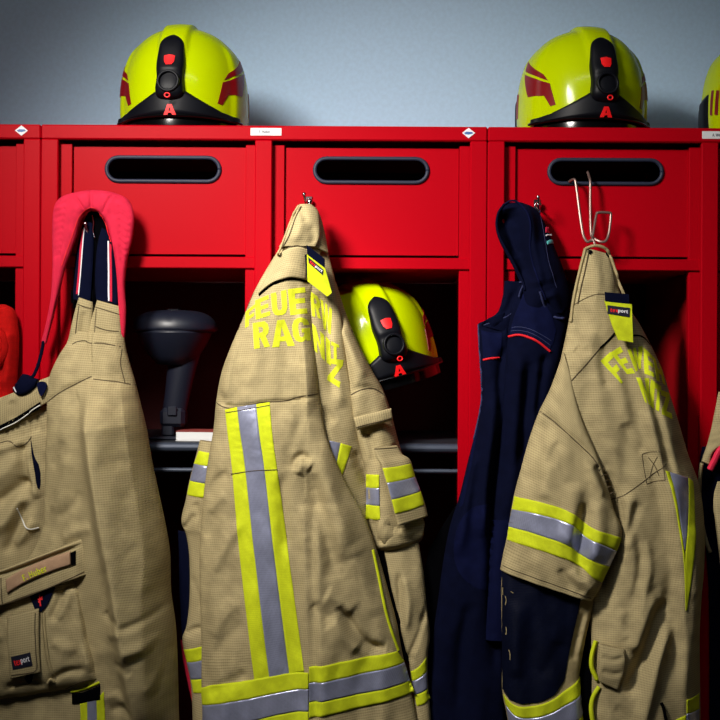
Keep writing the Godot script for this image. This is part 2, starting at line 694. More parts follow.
func make_materials() -> void:
	var tan_weave := weave(512, 8, 0.25, 3)
	var fleece := weave(256, 4, 0.25, 11)
	var terry := weave(256, 5, 0.5, 23)
	clothe(mat("tan", Color(0.73, 0.665, 0.495), 0.85), tan_weave, 0.29)
	clothe(mat("tan_plain", Color(0.75, 0.68, 0.50), 0.85), fleece, 0.12, 0.4)
	mat("thread", Color(0.30, 0.25, 0.16), 0.9)
	clothe(mat("navy", Color(0.027, 0.046, 0.15), 0.9), fleece, 0.1, 0.5)
	clothe(mat("navy_blue", Color(0.045, 0.068, 0.21), 0.85), fleece, 0.1, 0.5)
	mat("navy_thread", Color(0.11, 0.14, 0.30), 0.8)
	clothe(mat("navy_coated", Color(0.035, 0.055, 0.14), 0.6), fleece, 0.2, 0.3)
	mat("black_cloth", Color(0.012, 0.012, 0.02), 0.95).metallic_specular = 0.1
	clothe(mat("neon", Color(0.90, 0.95, 0.17), 0.6), fleece, 0.12, 0.25)
	clothe(mat("print", Color(0.90, 0.93, 0.20), 0.6), fleece, 0.12, 0.3)
	var silver := mat("silver", Color(0.72, 0.74, 0.86), 0.34, 0.48)
	clothe(silver, fleece, 0.16, 0.12)
	silver.metallic_specular = 0.6
	clothe(mat("harness", Color(0.90, 0.18, 0.30), 0.8), fleece, 0.1, 0.5)
	mat("cord_red", Color(0.86, 0.06, 0.12), 0.7)
	mat("pink", Color(0.88, 0.12, 0.28), 0.7)
	clothe(mat("terry", Color(0.86, 0.10, 0.09), 0.95), terry, 0.08, 1.0)
	mat("white_thread", Color(0.85, 0.85, 0.82), 0.7)
	mat("label_navy", Color(0.05, 0.06, 0.14), 0.6)
	mat("label_red", Color(0.90, 0.10, 0.12), 0.6)
	mat("label_white", Color(0.88, 0.88, 0.90), 0.6)
	mat("teal", Color(0.35, 0.72, 0.72), 0.6)
	clothe(mat("name_cloth", Color(0.74, 0.60, 0.48), 0.7), fleece, 0.12, 0.2)
	var red := mat("red_paint", Color(0.655, 0.003, 0.07), 0.42)
	red.metallic_specular = 0.16
	mat("red_inner", Color(0.72, 0.010, 0.075), 0.5)
	mat("dark_steel", Color(0.16, 0.17, 0.20), 0.45, 0.3)
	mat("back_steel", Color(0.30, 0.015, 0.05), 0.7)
	mat("rail_steel", Color(0.22, 0.25, 0.31), 0.55, 0.3)
	mat("rubber", Color(0.10, 0.125, 0.21), 0.6)
	mat("chrome", Color(0.80, 0.80, 0.82), 0.2, 1.0)
	mat("wire", Color(0.62, 0.52, 0.49), 0.42, 0.8)
	var shell := mat("helmet_yellow", Color(0.68, 0.76, 0.0), 0.22)
	shell.clearcoat_enabled = true
	shell.metallic_specular = 0.2
	shell.clearcoat = 0.18
	shell.clearcoat_roughness = 0.1
	mat("helmet_black", Color(0.032, 0.038, 0.065), 0.48).metallic_specular = 0.3
	mat("helmet_red", Color(0.45, 0.01, 0.04), 0.4)
	mat("mark_red", Color(0.92, 0.05, 0.07), 0.5)
	mat("visor", Color(0.02, 0.02, 0.025), 0.15)
	mat("lens", Color(0.05, 0.05, 0.07), 0.15, 0.3)
	mat("paper", Color(0.86, 0.86, 0.86), 0.7)
	mat("book_red", Color(0.55, 0.22, 0.20), 0.6)
	mat("badge_blue", Color(0.22, 0.38, 0.62), 0.5)
	mat("ink", Color(0.30, 0.30, 0.36), 0.7)
	mat("plastic", Color(0.075, 0.09, 0.145), 0.42)
	# room
	var plaster := mat("plaster", Color(0.72, 0.84, 0.95), 0.9)
	var fine := FastNoiseLite.new()
	fine.seed = 5
	fine.frequency = 0.06
	var nt := NoiseTexture2D.new()
	nt.width = 512
	nt.height = 512
	nt.seamless = true
	nt.noise = fine
	var ramp := Gradient.new()
	ramp.set_color(0, Color(0.95, 0.95, 0.95))
	ramp.set_color(1, Color(1, 1, 1))
	nt.color_ramp = ramp
	plaster.albedo_texture = nt
	plaster.uv1_triplanar = true
	plaster.uv1_world_triplanar = true
	plaster.uv1_scale = Vector3(2.2, 2.2, 2.2)
	mat("room_wall", Color(0.50, 0.51, 0.53), 0.9)
	mat("room_floor", Color(0.20, 0.20, 0.21), 0.6)
	mat("room_ceiling", Color(0.60, 0.60, 0.60), 0.9)
	mat("lamp_body", Color(0.15, 0.15, 0.16), 0.5, 0.4)

# ------------------------------------------------------------------ the scene
func _ready() -> void:
	var cam := Camera3D.new()
	cam.name = "camera"
	add_child(cam)
	cam.position = Vector3(0, EYE, D)
	cam.rotation.z = ROLL
	cam.fov = rad_to_deg(2.0 * atan(360.0 * S / D))
	cam.near = 0.05
	cam.far = 30.0
	var e := Environment.new()
	e.background_mode = Environment.BG_COLOR
	e.background_color = Color(0.05, 0.06, 0.08)
	e.tonemap_mode = Environment.TONE_MAPPER_LINEAR
	e.tonemap_exposure = 1.2
	e.sdfgi_enabled = true
	e.ssao_enabled = true
	e.ssil_enabled = true
	var we := WorldEnvironment.new()
	we.name = "world"
	we.environment = e
	add_child(we)
	noise_a.seed = 4
	noise_a.frequency = 0.022
	noise_a.fractal_octaves = 2
	noise_b.seed = 9
	noise_b.frequency = 0.06
	noise_b.noise_type = FastNoiseLite.TYPE_SIMPLEX_SMOOTH
	make_materials()
	key_lamp(Vector3(-0.95, 2.60, 1.65), Vector3(-0.06, 1.54, 0.0), 10.8, 33.0)  # lamp out of view, placed to light the lockers and leave the corners dim
	unseen_ceiling_lamp(Vector3(0.15, 2.84, 1.55), Vector2(1.5, 0.16), 0.42)  # strip lamp out of view, softens the shade and gives the helmets highlights
	room()
	lockers()
	helmets()
	shelf_things()
	trousers()
	centre_jacket()
	fleece_jacket()
	east_jacket()
	edge_things()
	hooks()

func key_lamp(at: Vector3, aim: Vector3, power: float, angle: float) -> void:
	var t := thing("unseen_spotlight", "unseen wide round spotlight, out of view, placed to light the lockers from the upper left", "lamp", at)
	var way := (aim - at).normalized()
	var b := Basis.looking_at(way, Vector3.UP)
	var can := put(t, "lamp_housing", lathe_mesh([[0.0, 0.0], [0.06, 0.0], [0.16, 0.03], [0.30, 0.12], [0.318, 0.20], [0.314, 0.20], [0.30, 0.185], [0.0, 0.185]], 32), M.lamp_body)
	can.transform = Transform3D(b * Basis(Vector3.RIGHT, -PI / 2.0), -way * 0.2)
	var glow := mat("lamp_glow", Color(1, 0.97, 0.92), 0.5)
	glow.emission_enabled = true
	glow.emission = Color(1, 0.97, 0.92)
	glow.emission_energy_multiplier = 3.0
	var disc := put(t, "lamp_disc", lathe_mesh([[0.0, 0.0], [0.294, 0.0], [0.30, 0.004], [0.0, 0.005]], 32), glow)
	disc.transform = Transform3D(b * Basis(Vector3.RIGHT, -PI / 2.0), -way * 0.012)
	put(t, "lamp_rod", tube_mesh([-way * 0.12, Vector3(-way.x * 0.12, 3.0 - at.y, -way.z * 0.12)], 0.01), M.lamp_body)
	var l := SpotLight3D.new()
	l.name = "spotlight_beam"
	t.add_child(l)
	l.transform = Transform3D(b, way * 0.004)
	l.light_color = Color(1.0, 0.975, 0.94)
	l.light_energy = power
	l.light_size = 0.30
	l.spot_angle = angle
	l.spot_angle_attenuation = 1.0
	l.spot_range = 12.0
	l.spot_attenuation = 2.0
	l.shadow_enabled = true

func unseen_ceiling_lamp(at: Vector3, size: Vector2, power: float) -> void:
	var t := thing("unseen_ceiling_light", "unseen long ceiling light, out of view, placed to light the lockers and wall from above", "lamp", at)
	put(t, "lamp_housing", box(Vector3(-size.x / 2 - 0.02, 0.0, -size.y / 2 - 0.02), Vector3(size.x / 2 + 0.02, 0.14, size.y / 2 + 0.02), 0.01), M.room_ceiling)
	var glow := mat("panel_glow", Color(0.95, 0.97, 1.0), 0.5)
	glow.emission_enabled = true
	glow.emission = Color(0.95, 0.97, 1.0)
	glow.emission_energy_multiplier = 3.0
	put(t, "lamp_diffuser", box(Vector3(-size.x / 2, -0.012, -size.y / 2), Vector3(size.x / 2, 0.0, size.y / 2), 0.004), glow)
	var l := AreaLight3D.new()
	l.name = "unseen_ceiling_light_glow"
	t.add_child(l)
	l.position = Vector3(0, -0.016, 0)
	l.rotation.x = -PI / 2.0
	l.area_size = size
	l.light_color = Color(0.93, 0.96, 1.0)
	l.light_energy = power
	l.shadow_enabled = true
	l.area_range = 12.0

func room() -> void:
	struct("wall_back", box(Vector3(-3.2, 0, -0.72), Vector3(3.2, 3.0, -0.52), 0.001), M.plaster)
	struct("floor", box(Vector3(-3.2, -0.2, -0.72), Vector3(3.2, 0, 4.7), 0.001), M.room_floor)
	struct("ceiling", box(Vector3(-3.2, 3.0, -0.72), Vector3(3.2, 3.2, 4.7), 0.001), M.room_ceiling)
	struct("wall_west", box(Vector3(-3.4, 0, -0.72), Vector3(-3.2, 3.0, 4.7), 0.001), M.room_wall)
	struct("wall_east", box(Vector3(3.2, 0, -0.72), Vector3(3.4, 3.0, 4.7), 0.001), M.room_wall)
	struct("wall_front", box(Vector3(-3.2, 0, 4.5), Vector3(3.2, 3.0, 4.7), 0.001), M.room_wall)

# ------------------------------------------------------------------ lockers
func lx(px: float) -> float:
	# a locker edge seen at px just under the top rail
	return (px - 360.0 - 1.2) * S

func ly(py: float) -> float:
	return EYE - (py - 360.0) * S

func pill(cx: float, cy: float, hw: float, hh: float, a: float) -> Vector2:
	# point of a slot's outline in the direction a
	var d := Vector2(cos(a), sin(a))
	var straight := hw - hh
	if absf(d.y) > 1e-5:
		var t := hh / absf(d.y)
		if absf(d.x * t) <= straight:
			return Vector2(cx, cy) + d * t
	var c := Vector2(signf(d.x) * straight, 0)
	var bq := d.dot(c)
	return Vector2(cx, cy) + d * (bq + sqrt(maxf(0.0, bq * bq - c.length_squared() + hh * hh)))

func flap_mesh(lo: Vector2, hi: Vector2, z: float, thick: float, cx: float, cy: float, hw: float, hh: float) -> ArrayMesh:
	# a sheet-steel front with a slot cut through it
	var angles := []
	for k in 288:
		angles.append(TAU * k / 288.0)
	var mid := Vector2(cx, cy)
	for q in [lo, hi, Vector2(lo.x, hi.y), Vector2(hi.x, lo.y)]:
		angles.append(fposmod((q - mid).angle(), TAU))
	angles.sort()
	var v := PackedVector3Array()
	var idx := PackedInt32Array()
	for i in angles.size():
		var p := []
		for a in [angles[i], angles[(i + 1) % angles.size()]]:
			var d := Vector2(cos(a), sin(a))
			var t := 1e9
			if absf(d.x) > 1e-6:
				t = minf(t, ((hi.x if d.x > 0 else lo.x) - cx) / d.x)
			if absf(d.y) > 1e-6:
				t = minf(t, ((hi.y if d.y > 0 else lo.y) - cy) / d.y)
			p.append([pill(cx, cy, hw, hh, a), mid + d * t])
		for side in [[z, Vector3.BACK], [z - thick, Vector3.FORWARD]]:
			tri(v, idx, [Vector3(p[0][0].x, p[0][0].y, side[0]), Vector3(p[0][1].x, p[0][1].y, side[0]), Vector3(p[1][1].x, p[1][1].y, side[0]), Vector3(p[1][0].x, p[1][0].y, side[0])], side[1])
		for w in 2:
			var q0: Vector2 = p[0][w]
			var q1: Vector2 = p[1][w]
			var out2 := (mid - q0) * (1.0 if w == 0 else -1.0)
			tri(v, idx, [Vector3(q0.x, q0.y, z), Vector3(q1.x, q1.y, z), Vector3(q1.x, q1.y, z - thick), Vector3(q0.x, q0.y, z - thick)], Vector3(out2.x, out2.y, 0))
	return finish(v, idx)

func locker_unit(at_px: float, label: String) -> Node3D:
	# one double locker; its own x runs from the left edge of its left side panel, 447 units wide
	var x0 := lx(at_px)
	var t := thing("locker_unit", label, "locker", Vector3(x0, 0, 0), "red double lockers in a row")
	var W := 446.4 * S
	var f := func(px: float) -> float: return px * S
	var bx := func(parent: Node3D, called: String, a: Vector3, b: Vector3, m: Material, c := 0.0015) -> MeshInstance3D:
		return put(parent, called, box(a, b, c), m)
	var rail_lo := ly(140.5)
	bx.call(t, "top_panel", Vector3(0, TOP - 0.018, BACK), Vector3(W, TOP, -0.014), M.red_paint)
	var rail: MeshInstance3D = bx.call(t, "top_rail", Vector3(0, rail_lo, -0.014), Vector3(W, TOP, 0.0), M.red_paint, 0.0025)
	bx.call(t, "bottom_panel", Vector3(0, 0.08, BACK), Vector3(W, 0.11, -0.02), M.red_paint)
	bx.call(t, "plinth", Vector3(0.01, 0.0, BACK + 0.02), Vector3(W - 0.01, 0.08, -0.05), M.dark_steel)
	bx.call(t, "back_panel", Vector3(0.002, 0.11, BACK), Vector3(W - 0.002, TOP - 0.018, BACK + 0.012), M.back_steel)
	for side in [[0.0, 17.0], [214.0, 231.0], [429.4, 446.4]]:
		var a: float = f.call(side[0])
		var b: float = f.call(side[1])
		bx.call(t, "stile", Vector3(a, 0.08, -0.014), Vector3(b, rail_lo, -0.0008), M.red_paint, 0.002)
	bx.call(t, "side_panel", Vector3(0.0005, 0.11, BACK + 0.012), Vector3(f.call(12.0), TOP - 0.018, -0.014), M.red_inner)
	bx.call(t, "side_panel", Vector3(W - f.call(12.0), 0.11, BACK + 0.012), Vector3(W - 0.0005, TOP - 0.018, -0.014), M.red_inner)
	bx.call(t, "divider_panel", Vector3(f.call(216.0), 0.11, BACK + 0.012), Vector3(f.call(229.0), TOP - 0.018, -0.014), M.red_inner)
	for k in 2:
		var l: float = f.call(17.0 + 214.0 * k)
		var r: float = f.call(214.0 + 215.4 * k)
		# inner frame strips set back beside the front
		for s in [[l - 0.004, l + f.call(12.0)], [r - f.call(10.0), r + 0.004]]:
			bx.call(t, "frame_strip", Vector3(s[0], 0.11, -0.034), Vector3(s[1], ly(144.0), -0.018), M.red_paint, 0.001)
		var dl: float = l + f.call(13.0)
		var dr: float = r - f.call(8.5 if k else 1.5)
		if k:
			dr = r - f.call(10.5)
		var mid: float = (dl + dr) / 2.0 - f.call(1.0)
		var lo := Vector2(dl, ly(254.0))
		var hi := Vector2(dr, ly(146.0))
		var cy := ly(168.5)
		var front := put(t, "drawer_front", flap_mesh(lo, hi, -0.026, 0.0035, mid, cy, f.call(56.0), f.call(11.0)), M.red_paint)
		var ring := []
		for n in 193:
			var p := pill(mid, cy, f.call(57.0), f.call(12.0), TAU * n / 192.0)
			ring.append(Vector3(p.x, p.y, -0.0245))
		put(front, "slot_trim", tube_mesh(ring, 0.0042, 10, -1.0, false), M.rubber)
		# the drawer's body behind the front
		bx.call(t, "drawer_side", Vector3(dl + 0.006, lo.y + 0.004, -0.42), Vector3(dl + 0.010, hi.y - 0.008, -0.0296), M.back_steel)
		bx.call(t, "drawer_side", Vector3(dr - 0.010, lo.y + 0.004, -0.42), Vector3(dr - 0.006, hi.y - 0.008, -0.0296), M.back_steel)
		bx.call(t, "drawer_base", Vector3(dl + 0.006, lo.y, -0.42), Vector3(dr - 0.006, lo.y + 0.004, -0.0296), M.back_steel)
		# ledge under the front
		bx.call(t, "ledge", Vector3(l - 0.004, ly(268.5), -0.44), Vector3(r + 0.004, ly(257.0), -0.012), M.red_paint, 0.0015)
		# shelf with a rounded front bar and a rail beneath
		var sh: MeshInstance3D = bx.call(t, "shelf", Vector3(l, ly(452.0), BACK + 0.012), Vector3(r, ly(444.5), -0.04), M.dark_steel, 0.002)
		put(sh, "shelf_bar", tube_mesh([Vector3(l, ly(449.5), -0.038), Vector3(r, ly(449.5), -0.038)], 0.0095, 14), M.rail_steel)
		put(sh, "shelf_rail", tube_mesh([Vector3(l, ly(473.0), -0.045), Vector3(r, ly(473.0), -0.045)], 0.005, 10), M.rail_steel)
		bx.call(sh, "shelf_bracket", Vector3(l, ly(477.0), -0.06), Vector3(r, ly(476.0), -0.05), M.dark_steel)
	# diamond badge at the right end of the rail
	var dm := to_poly([-6.5, 0, 0, -5.2, 6.5, 0, 0, 5.2])
	var bc := Vector2(f.call(427.5), ly(132.5))
	var lay := func(x: float, y: float, o: float) -> Vector3: return Vector3(bc.x + x * S, bc.y - y * S, 0.0001 + o)
	var badge := put(rail, "badge", patch_mesh(dm, lay, 0.0012, 4.0, 0.0), M.label_white)
	put(badge, "badge_stripe", patch_mesh(to_poly([-4.6, 0, -2, -1.3, 3.4, -1.0, 4.6, 0.4, 0, 1.6, -3.4, 1.2]), lay, 0.0017, 4.0, -0.0011), M.badge_blue)
	return t

func name_plate(unit: Node3D, px: float, py: float, w: float, h: float, text: String) -> void:
	var at := Vector3(lx(px) - unit.position.x, ly(py), 0.0)
	var n := put(unit, "name_plate", box(at, at + Vector3(w * S, h * S, 0.0014), 0.0005), M.paper)
	words(n, "plate_lettering", text, 0.0062, 0.022, Transform3D(Basis(), at + Vector3(w * S * 0.46, h * S * 0.5, 0.0015)), M.ink)

func lockers() -> void:
	locker_unit(41.0 - 447.0, "red steel double locker beside the red towel, mostly cut off at the left")
	var b := locker_unit(41.0, "red steel double locker holding the plastic helmet holder and tilted helmet, middle of the row")
	var c := locker_unit(488.0, "red steel double locker with a bent wire hanger in its drawer slot, at the right")
	name_plate(b, 250.5, 136.2, 31.0, 7.6, "F. Huber")
	name_plate(c, 702.0, 137.0, 34.0, 7.6, "A. Weiss")

# ------------------------------------------------------------------ helmets
const HA := 0.1385
const HC := 0.155

func hr(y: float) -> float:
	# how wide the shell is at a height
	var q := (y - 0.062) / 0.182
	if q < 0.0:
		return 1.0 - 0.05 * pow(-q * 3.0, 2.0)
	return pow(maxf(0.0, 1.0 - pow(q, 2.5)), 1.0 / 2.5)

func on_shell(az: float, y: float, off := 0.0) -> Vector3:
	var r := hr(y)
	var x := HA * r * sin(az)
	var z := HC * r * cos(az)
	var n := Vector3(x / (HA * HA), maxf(0.0, y - 0.05) / (0.19 * 0.19), z / (HC * HC)).normalized()
	# raised crest from front to back, and side plates
	var crest := smoothstep(0.035, 0.024, absf(x)) * smoothstep(0.13, 0.185, y) * 0.0085
	var plate := smoothstep(0.0, 0.1, absf(az) - 1.02) * smoothstep(0.0, 0.06, 2.2 - absf(az)) * smoothstep(0.215, 0.17, y) * 0.005
	return Vector3(x, y, z) + n * (crest + plate + off)

func helmet(at: Vector3, turn: Vector3, label: String, strap := false, size := 0.945) -> Node3D:
	var t := thing("fire_helmet", label, "helmet", at, "yellow fire helmets")
	t.rotation_degrees = turn
	t.scale = Vector3.ONE * size
	var shell := put(t, "shell", grid_mesh(144, 60, func(u, v):
		var az: float = u * TAU - PI
		var front: float = smoothstep(1.35, 1.1, absf(az))
		var y0: float = lerpf(0.003, 0.024, front)
		return on_shell(az, lerpf(y0, 0.2438, sin(v * PI / 2.0)))), M.helmet_yellow)
	put(t, "inner_liner", lathe_mesh([[0.0, 0.205], [0.05, 0.198], [0.09, 0.165], [0.115, 0.11], [0.126, 0.05], [0.128, 0.004], [0.132, 0.0025], [0.1345, 0.006], [0.133, 0.04]], 48), M.helmet_black)
	# dark visor just under the front edge
	put(t, "visor", grid_mesh(60, 6, func(u, v):
		var az: float = (u - 0.5) * 2.5
		return on_shell(az, lerpf(0.0, 0.030, v), 0.003 - 0.006 * v)), M.visor)
	# black front band that sweeps up to the lamp
	var top := func(az: float) -> float:
		var a := absf(az)
		return lerpf(0.084, 0.041, clampf((a - 0.16) / 0.66, 0.0, 1.0)) - 0.006 * smoothstep(0.75, 1.2, a) - 0.0035 * sin(clampf((a - 0.16) / 0.66, 0.0, 1.0) * PI)
	var bd := put(t, "front_band", grid_mesh(96, 14, func(u, v):
		var az: float = (u - 0.5) * 2.44
		var edge: float = minf(minf(v, 1.0 - v) * 9.0, minf(u, 1.0 - u) * 40.0)
		return on_shell(az, lerpf(0.023, top.call(az), v), 0.0065 * smoothstep(0.0, 1.0, edge) + 0.004 * (1.0 - v) * smoothstep(0.0, 1.0, edge) - 0.0008)), M.helmet_black)
	put(bd, "visor_lip", tube_mesh(range(25).map(func(k): return on_shell((k / 24.0 - 0.5) * 2.42, 0.0235, 0.007)), 0.0032, 8), M.visor)
	# red letter on the band
	var st := SurfaceTool.new()
	st.begin(Mesh.PRIMITIVE_TRIANGLES)
	var lay := func(x: float, y: float, o: float) -> Vector3:
		var yy := y * 0.001
		return on_shell(asin(clampf(x * 0.001 / (HA * hr(yy)), -1, 1)), yy, o)
	for g in GLYPH["A"]:
		var poly := PackedVector2Array()
		for p in to_poly(g):
			poly.append(Vector2((p.x - 0.5) * 25.0 + 1.0, 46.5 - p.y * 22.5))
		st.append_from(patch_mesh(poly, lay, 0.0112, 6.0, -0.006), 0, Transform3D())
	put(bd, "letter", st.commit(), M.mark_red)
	# helmet lamp on the front
	var ln := put(t, "helmet_lamp", grid_mesh(28, 40, func(u, v):
		var a: float = (1.0 - u) * PI
		var y: float = lerpf(0.052, 0.199, v)
		var endc: float = sqrt(maxf(0.0, 1.0 - pow(absf(2.0 * v - 1.0), 9.0)))
		var topc: float = sqrt(maxf(0.0, 1.0 - pow(clampf((v - 0.66) / 0.34, 0.0, 1.0), 3.4)))
		var hw: float = (0.0312 - 0.003 * v + 0.0012 * sin(v * 14.0)) * maxf(topc, 0.02) * maxf(endc, 0.02)
		var hh: float = lerpf(0.036, 0.012, smoothstep(0.0, 1.0, v)) * lerpf(0.35, 1.0, maxf(endc, 0.0))
		hh = hh - 0.005 * smoothstep(0.45, 0.36, v)
		return on_shell(0.0, y, 0.0) + Vector3(signf(cos(a)) * pow(absf(cos(a)), 0.8) * hw, 0, 0) + Vector3(0, 0.28, 0.96) * (pow(sin(a), 0.55) * hh - 0.004)), M.helmet_black)
	var eye := on_shell(0.0, 0.088) + Vector3(0, 0.006, 0.028)
	var look := Basis(Vector3.RIGHT, PI / 2.0 - 0.10)
	var rim := put(ln, "lamp_rim", lathe_mesh([[0.0235, -0.026], [0.0245, -0.005], [0.0235, -0.0025], [0.0205, -0.0022], [0.0185, -0.004], [0.0175, -0.018], [0.0, -0.019]], 32), M.helmet_black)
	rim.transform = Transform3D(look, eye)
	var lens := put(ln, "lamp_lens", lathe_mesh([[0.012, -0.0188], [0.011, -0.015], [0.008, -0.012], [0.0, -0.0108]], 24), M.lens)
	lens.transform = Transform3D(look, eye)
	var sh := to_poly([-12, 11, -10.5, -3, -6, -11, 6, -11, 10.5, -3, 12, 11, 0, 13])
	var lamp_face := func(x: float, y: float, o: float) -> Vector3:
		var yy := 0.134 + y * 0.001
		var v := (yy - 0.052) / 0.147
		return on_shell(0.0, yy) + Vector3(x * 0.001, 0, 0) + Vector3(0, 0.28, 0.96) * (lerpf(0.036, 0.012, smoothstep(0.0, 1.0, v)) - 0.0048 - absf(x) * absf(x) * 0.000012 + o)
	put(ln, "lamp_button", patch_mesh(sh, lamp_face, 0.003, 6.0, 0.003), M.mark_red)
	var ring := []
	for k in 17:
		ring.append(on_shell(0.0, 0.0605) + Vector3(cos(TAU * k / 16.0) * 0.0055 + 0.001, sin(TAU * k / 16.0) * 0.0045, 0.0335))
	put(ln, "lamp_ring", tube_mesh(ring, 0.0016, 6), M.mark_red)
	# red reflective stickers on both sides (degrees round from the front, height in mm)
	for s in [-1.0, 1.0]:
		var on_side := func(x: float, y: float, o: float) -> Vector3: return on_shell(deg_to_rad(x) * s, y * 0.001, o)
		for f in [[86, 172, 85, 150, 51, 113, 57, 130], [49, 106, 84, 142, 73, 86, 55, 82, 48, 56, 43, 58], [94, 104, 97.5, 106, 99, 54, 95, 50], [101, 108, 104, 109, 105, 56, 102, 53]]:
			var poly := to_poly(f)
			put(t, "side_sticker", patch_mesh(poly, on_side, 0.0012, 5.0, 0.001, Vector3(s * 0.9, 0.1, 0.45) if f[0] < 90 else Vector3(s, 0.1, -0.1)), M.helmet_red)
		put(t, "neck_guard_plate", grid_mesh(20, 16, func(u, v):
			var az: float = (1.86 + u * 0.85) * s
			var y: float = lerpf(0.004, 0.108 - 0.03 * u, v)
			return on_shell(az, y, 0.006 * smoothstep(0.0, 0.14, minf(minf(u, 1.0 - u), minf(v, 1.0 - v))) - 0.001), s < 0.0), M.helmet_black)
	if strap:
		put(t, "chin_strap", tube_mesh([Vector3(-0.10, 0.012, -0.11), Vector3(-0.145, 0.018, -0.10), Vector3(-0.165, 0.012, -0.06), Vector3(-0.15, 0.006, -0.02)], 0.006, 8), M.helmet_black)
	return t

func helmets() -> void:
	var h1 := spot(185, 130, -0.165)
	helmet(Vector3(h1.x, TOP, h1.z), Vector3(0, -3.5, 0), "yellow fire helmet alone at the left end of the locker top, facing slightly left")
	var h2 := spot(581, 130, -0.165)
	helmet(Vector3(h2.x, TOP, h2.z), Vector3(0, 8, 0), "yellow fire helmet on the locker top above the wire hanger, facing slightly right")
	var h3 := spot(768, 130, -0.165)
	helmet(Vector3(h3.x, TOP, h3.z), Vector3(0, 30, 0), "yellow fire helmet on the locker top half cut off by the right edge", true)
	var h4 := spot(381, 387, -0.155)
	helmet(h4, Vector3(-2, 16, 15), "tilted yellow fire helmet inside the middle locker compartment behind the tan jacket", false, 0.925)

# ------------------------------------------------------------------ on the shelves
func holder(at: Vector3, label: String, size := 1.0) -> void:
	var t := thing("helmet_holder", label, "helmet holder", at, "black plastic helmet holders")
	t.scale = Vector3.ONE * size
	put(t, "base_plate", box(Vector3(-0.045, 0.0, -0.05), Vector3(0.03, 0.007, 0.05), 0.003), M.plastic)
	put(t, "foot", box(Vector3(-0.024, 0.006, -0.02), Vector3(0.002, 0.034, 0.02), 0.004), M.plastic)
	var knee := put(t, "knuckle", box(Vector3(-0.027, 0.026, -0.024), Vector3(0.026, 0.066, 0.026), 0.008), M.plastic)
	put(knee, "clip", box(Vector3(-0.010, 0.050, 0.0255), Vector3(0.010, 0.070, 0.031), 0.002), M.plastic)
	put(t, "stem", grid_mesh(24, 20, func(u, v):
		var a: float = u * TAU
		var w: float = lerpf(0.026, 0.036, v * v)
		return Vector3(cos(a) * w + lerpf(0.0, 0.022, v), lerpf(0.055, 0.19, v), -sin(a) * lerpf(0.018, 0.03, v)), true), M.plastic)
	put(t, "neck", lathe_mesh([[0.0, 0.155], [0.036, 0.157], [0.052, 0.175], [0.068, 0.2], [0.078, 0.222], [0.079, 0.228], [0.0, 0.229]], 36), M.plastic)
	var head := put(t, "domed_head", grid_mesh(64, 28, func(u, v):
		var a: float = u * TAU
		var el: float = (v - 0.35) / 0.65 * PI / 2.0 if v > 0.35 else (v - 0.35) / 0.35 * PI / 2.0
		var r := pow(cos(el), 0.55)
		var y: float = sin(el) * (0.040 if el > 0 else 0.014)
		y -= 0.0016 * smoothstep(0.004, 0.0, absf(r * cos(a) * 0.090)) * smoothstep(0.2, 0.6, el)
		return Vector3(cos(a) * 0.090 * r, 0.232 + y, -sin(a) * 0.080 * r), true), M.plastic)
	for s in [-1.0, 1.0]:
		var slot := put(head, "vent_slot", box(Vector3(-0.016, -0.003, -0.006), Vector3(0.016, 0.0022, 0.006), 0.002), M.helmet_black)
		slot.position = Vector3(s * 0.042, 0.266, 0.026)
		slot.rotation.z = -s * 0.28
	put(head, "lever", box(Vector3(-0.012, 0.268, -0.01), Vector3(0.014, 0.274, 0.03), 0.002), M.helmet_black)

func shelf_things() -> void:
	var shelf_y := ly(444.5)
	var a := spot(174, 437, -0.14)
	holder(Vector3(a.x, shelf_y, a.z), "black plastic helmet holder with a domed head, empty, left of the tan jacket")
	var b := spot(368, 437, -0.165)
	holder(Vector3(b.x, shelf_y, b.z), "black plastic helmet holder in deep shadow under the tilted yellow helmet", 0.86)
	var p := spot(176, 440, -0.075)
	var t := thing("booklet", "thick booklet with white page edges and reddish cover beside the empty helmet holder", "book", Vector3(p.x, shelf_y, p.z))
	put(t, "pages", box(Vector3(0, 0.002, -0.08), Vector3(0.105, 0.019, 0.0), 0.001), M.paper)
	put(t, "cover", box(Vector3(-0.001, 0.019, -0.081), Vector3(0.106, 0.0205, 0.001), 0.0005), M.book_red)
	put(t, "cover", box(Vector3(-0.001, 0.0, -0.081), Vector3(0.106, 0.002, 0.001), 0.0005), M.paper)
	t.rotation.y = -0.06

# ------------------------------------------------------------------ clothes
func tri_band(parent: Node3D, c: Dictionary, zf: Callable, rails: Array, off := 1.6) -> void:
	# yellow, silver, yellow reflective tape between four traced edges
	band(parent, "yellow_tape", c, zf, rails[0], rails[1], M.neon, off)
	band(parent, "silver_tape", c, zf, rails[1], rails[2], M.silver, off + 0.3)
	band(parent, "yellow_tape", c, zf, rails[2], rails[3], M.neon, off)

func garment(called: String, label: String, category: String, x: float, y: float, z0: float, group := "") -> Dictionary:
	var p := spot(x, y, z0)
	return context(thing(called, label, category, p, group), z0)

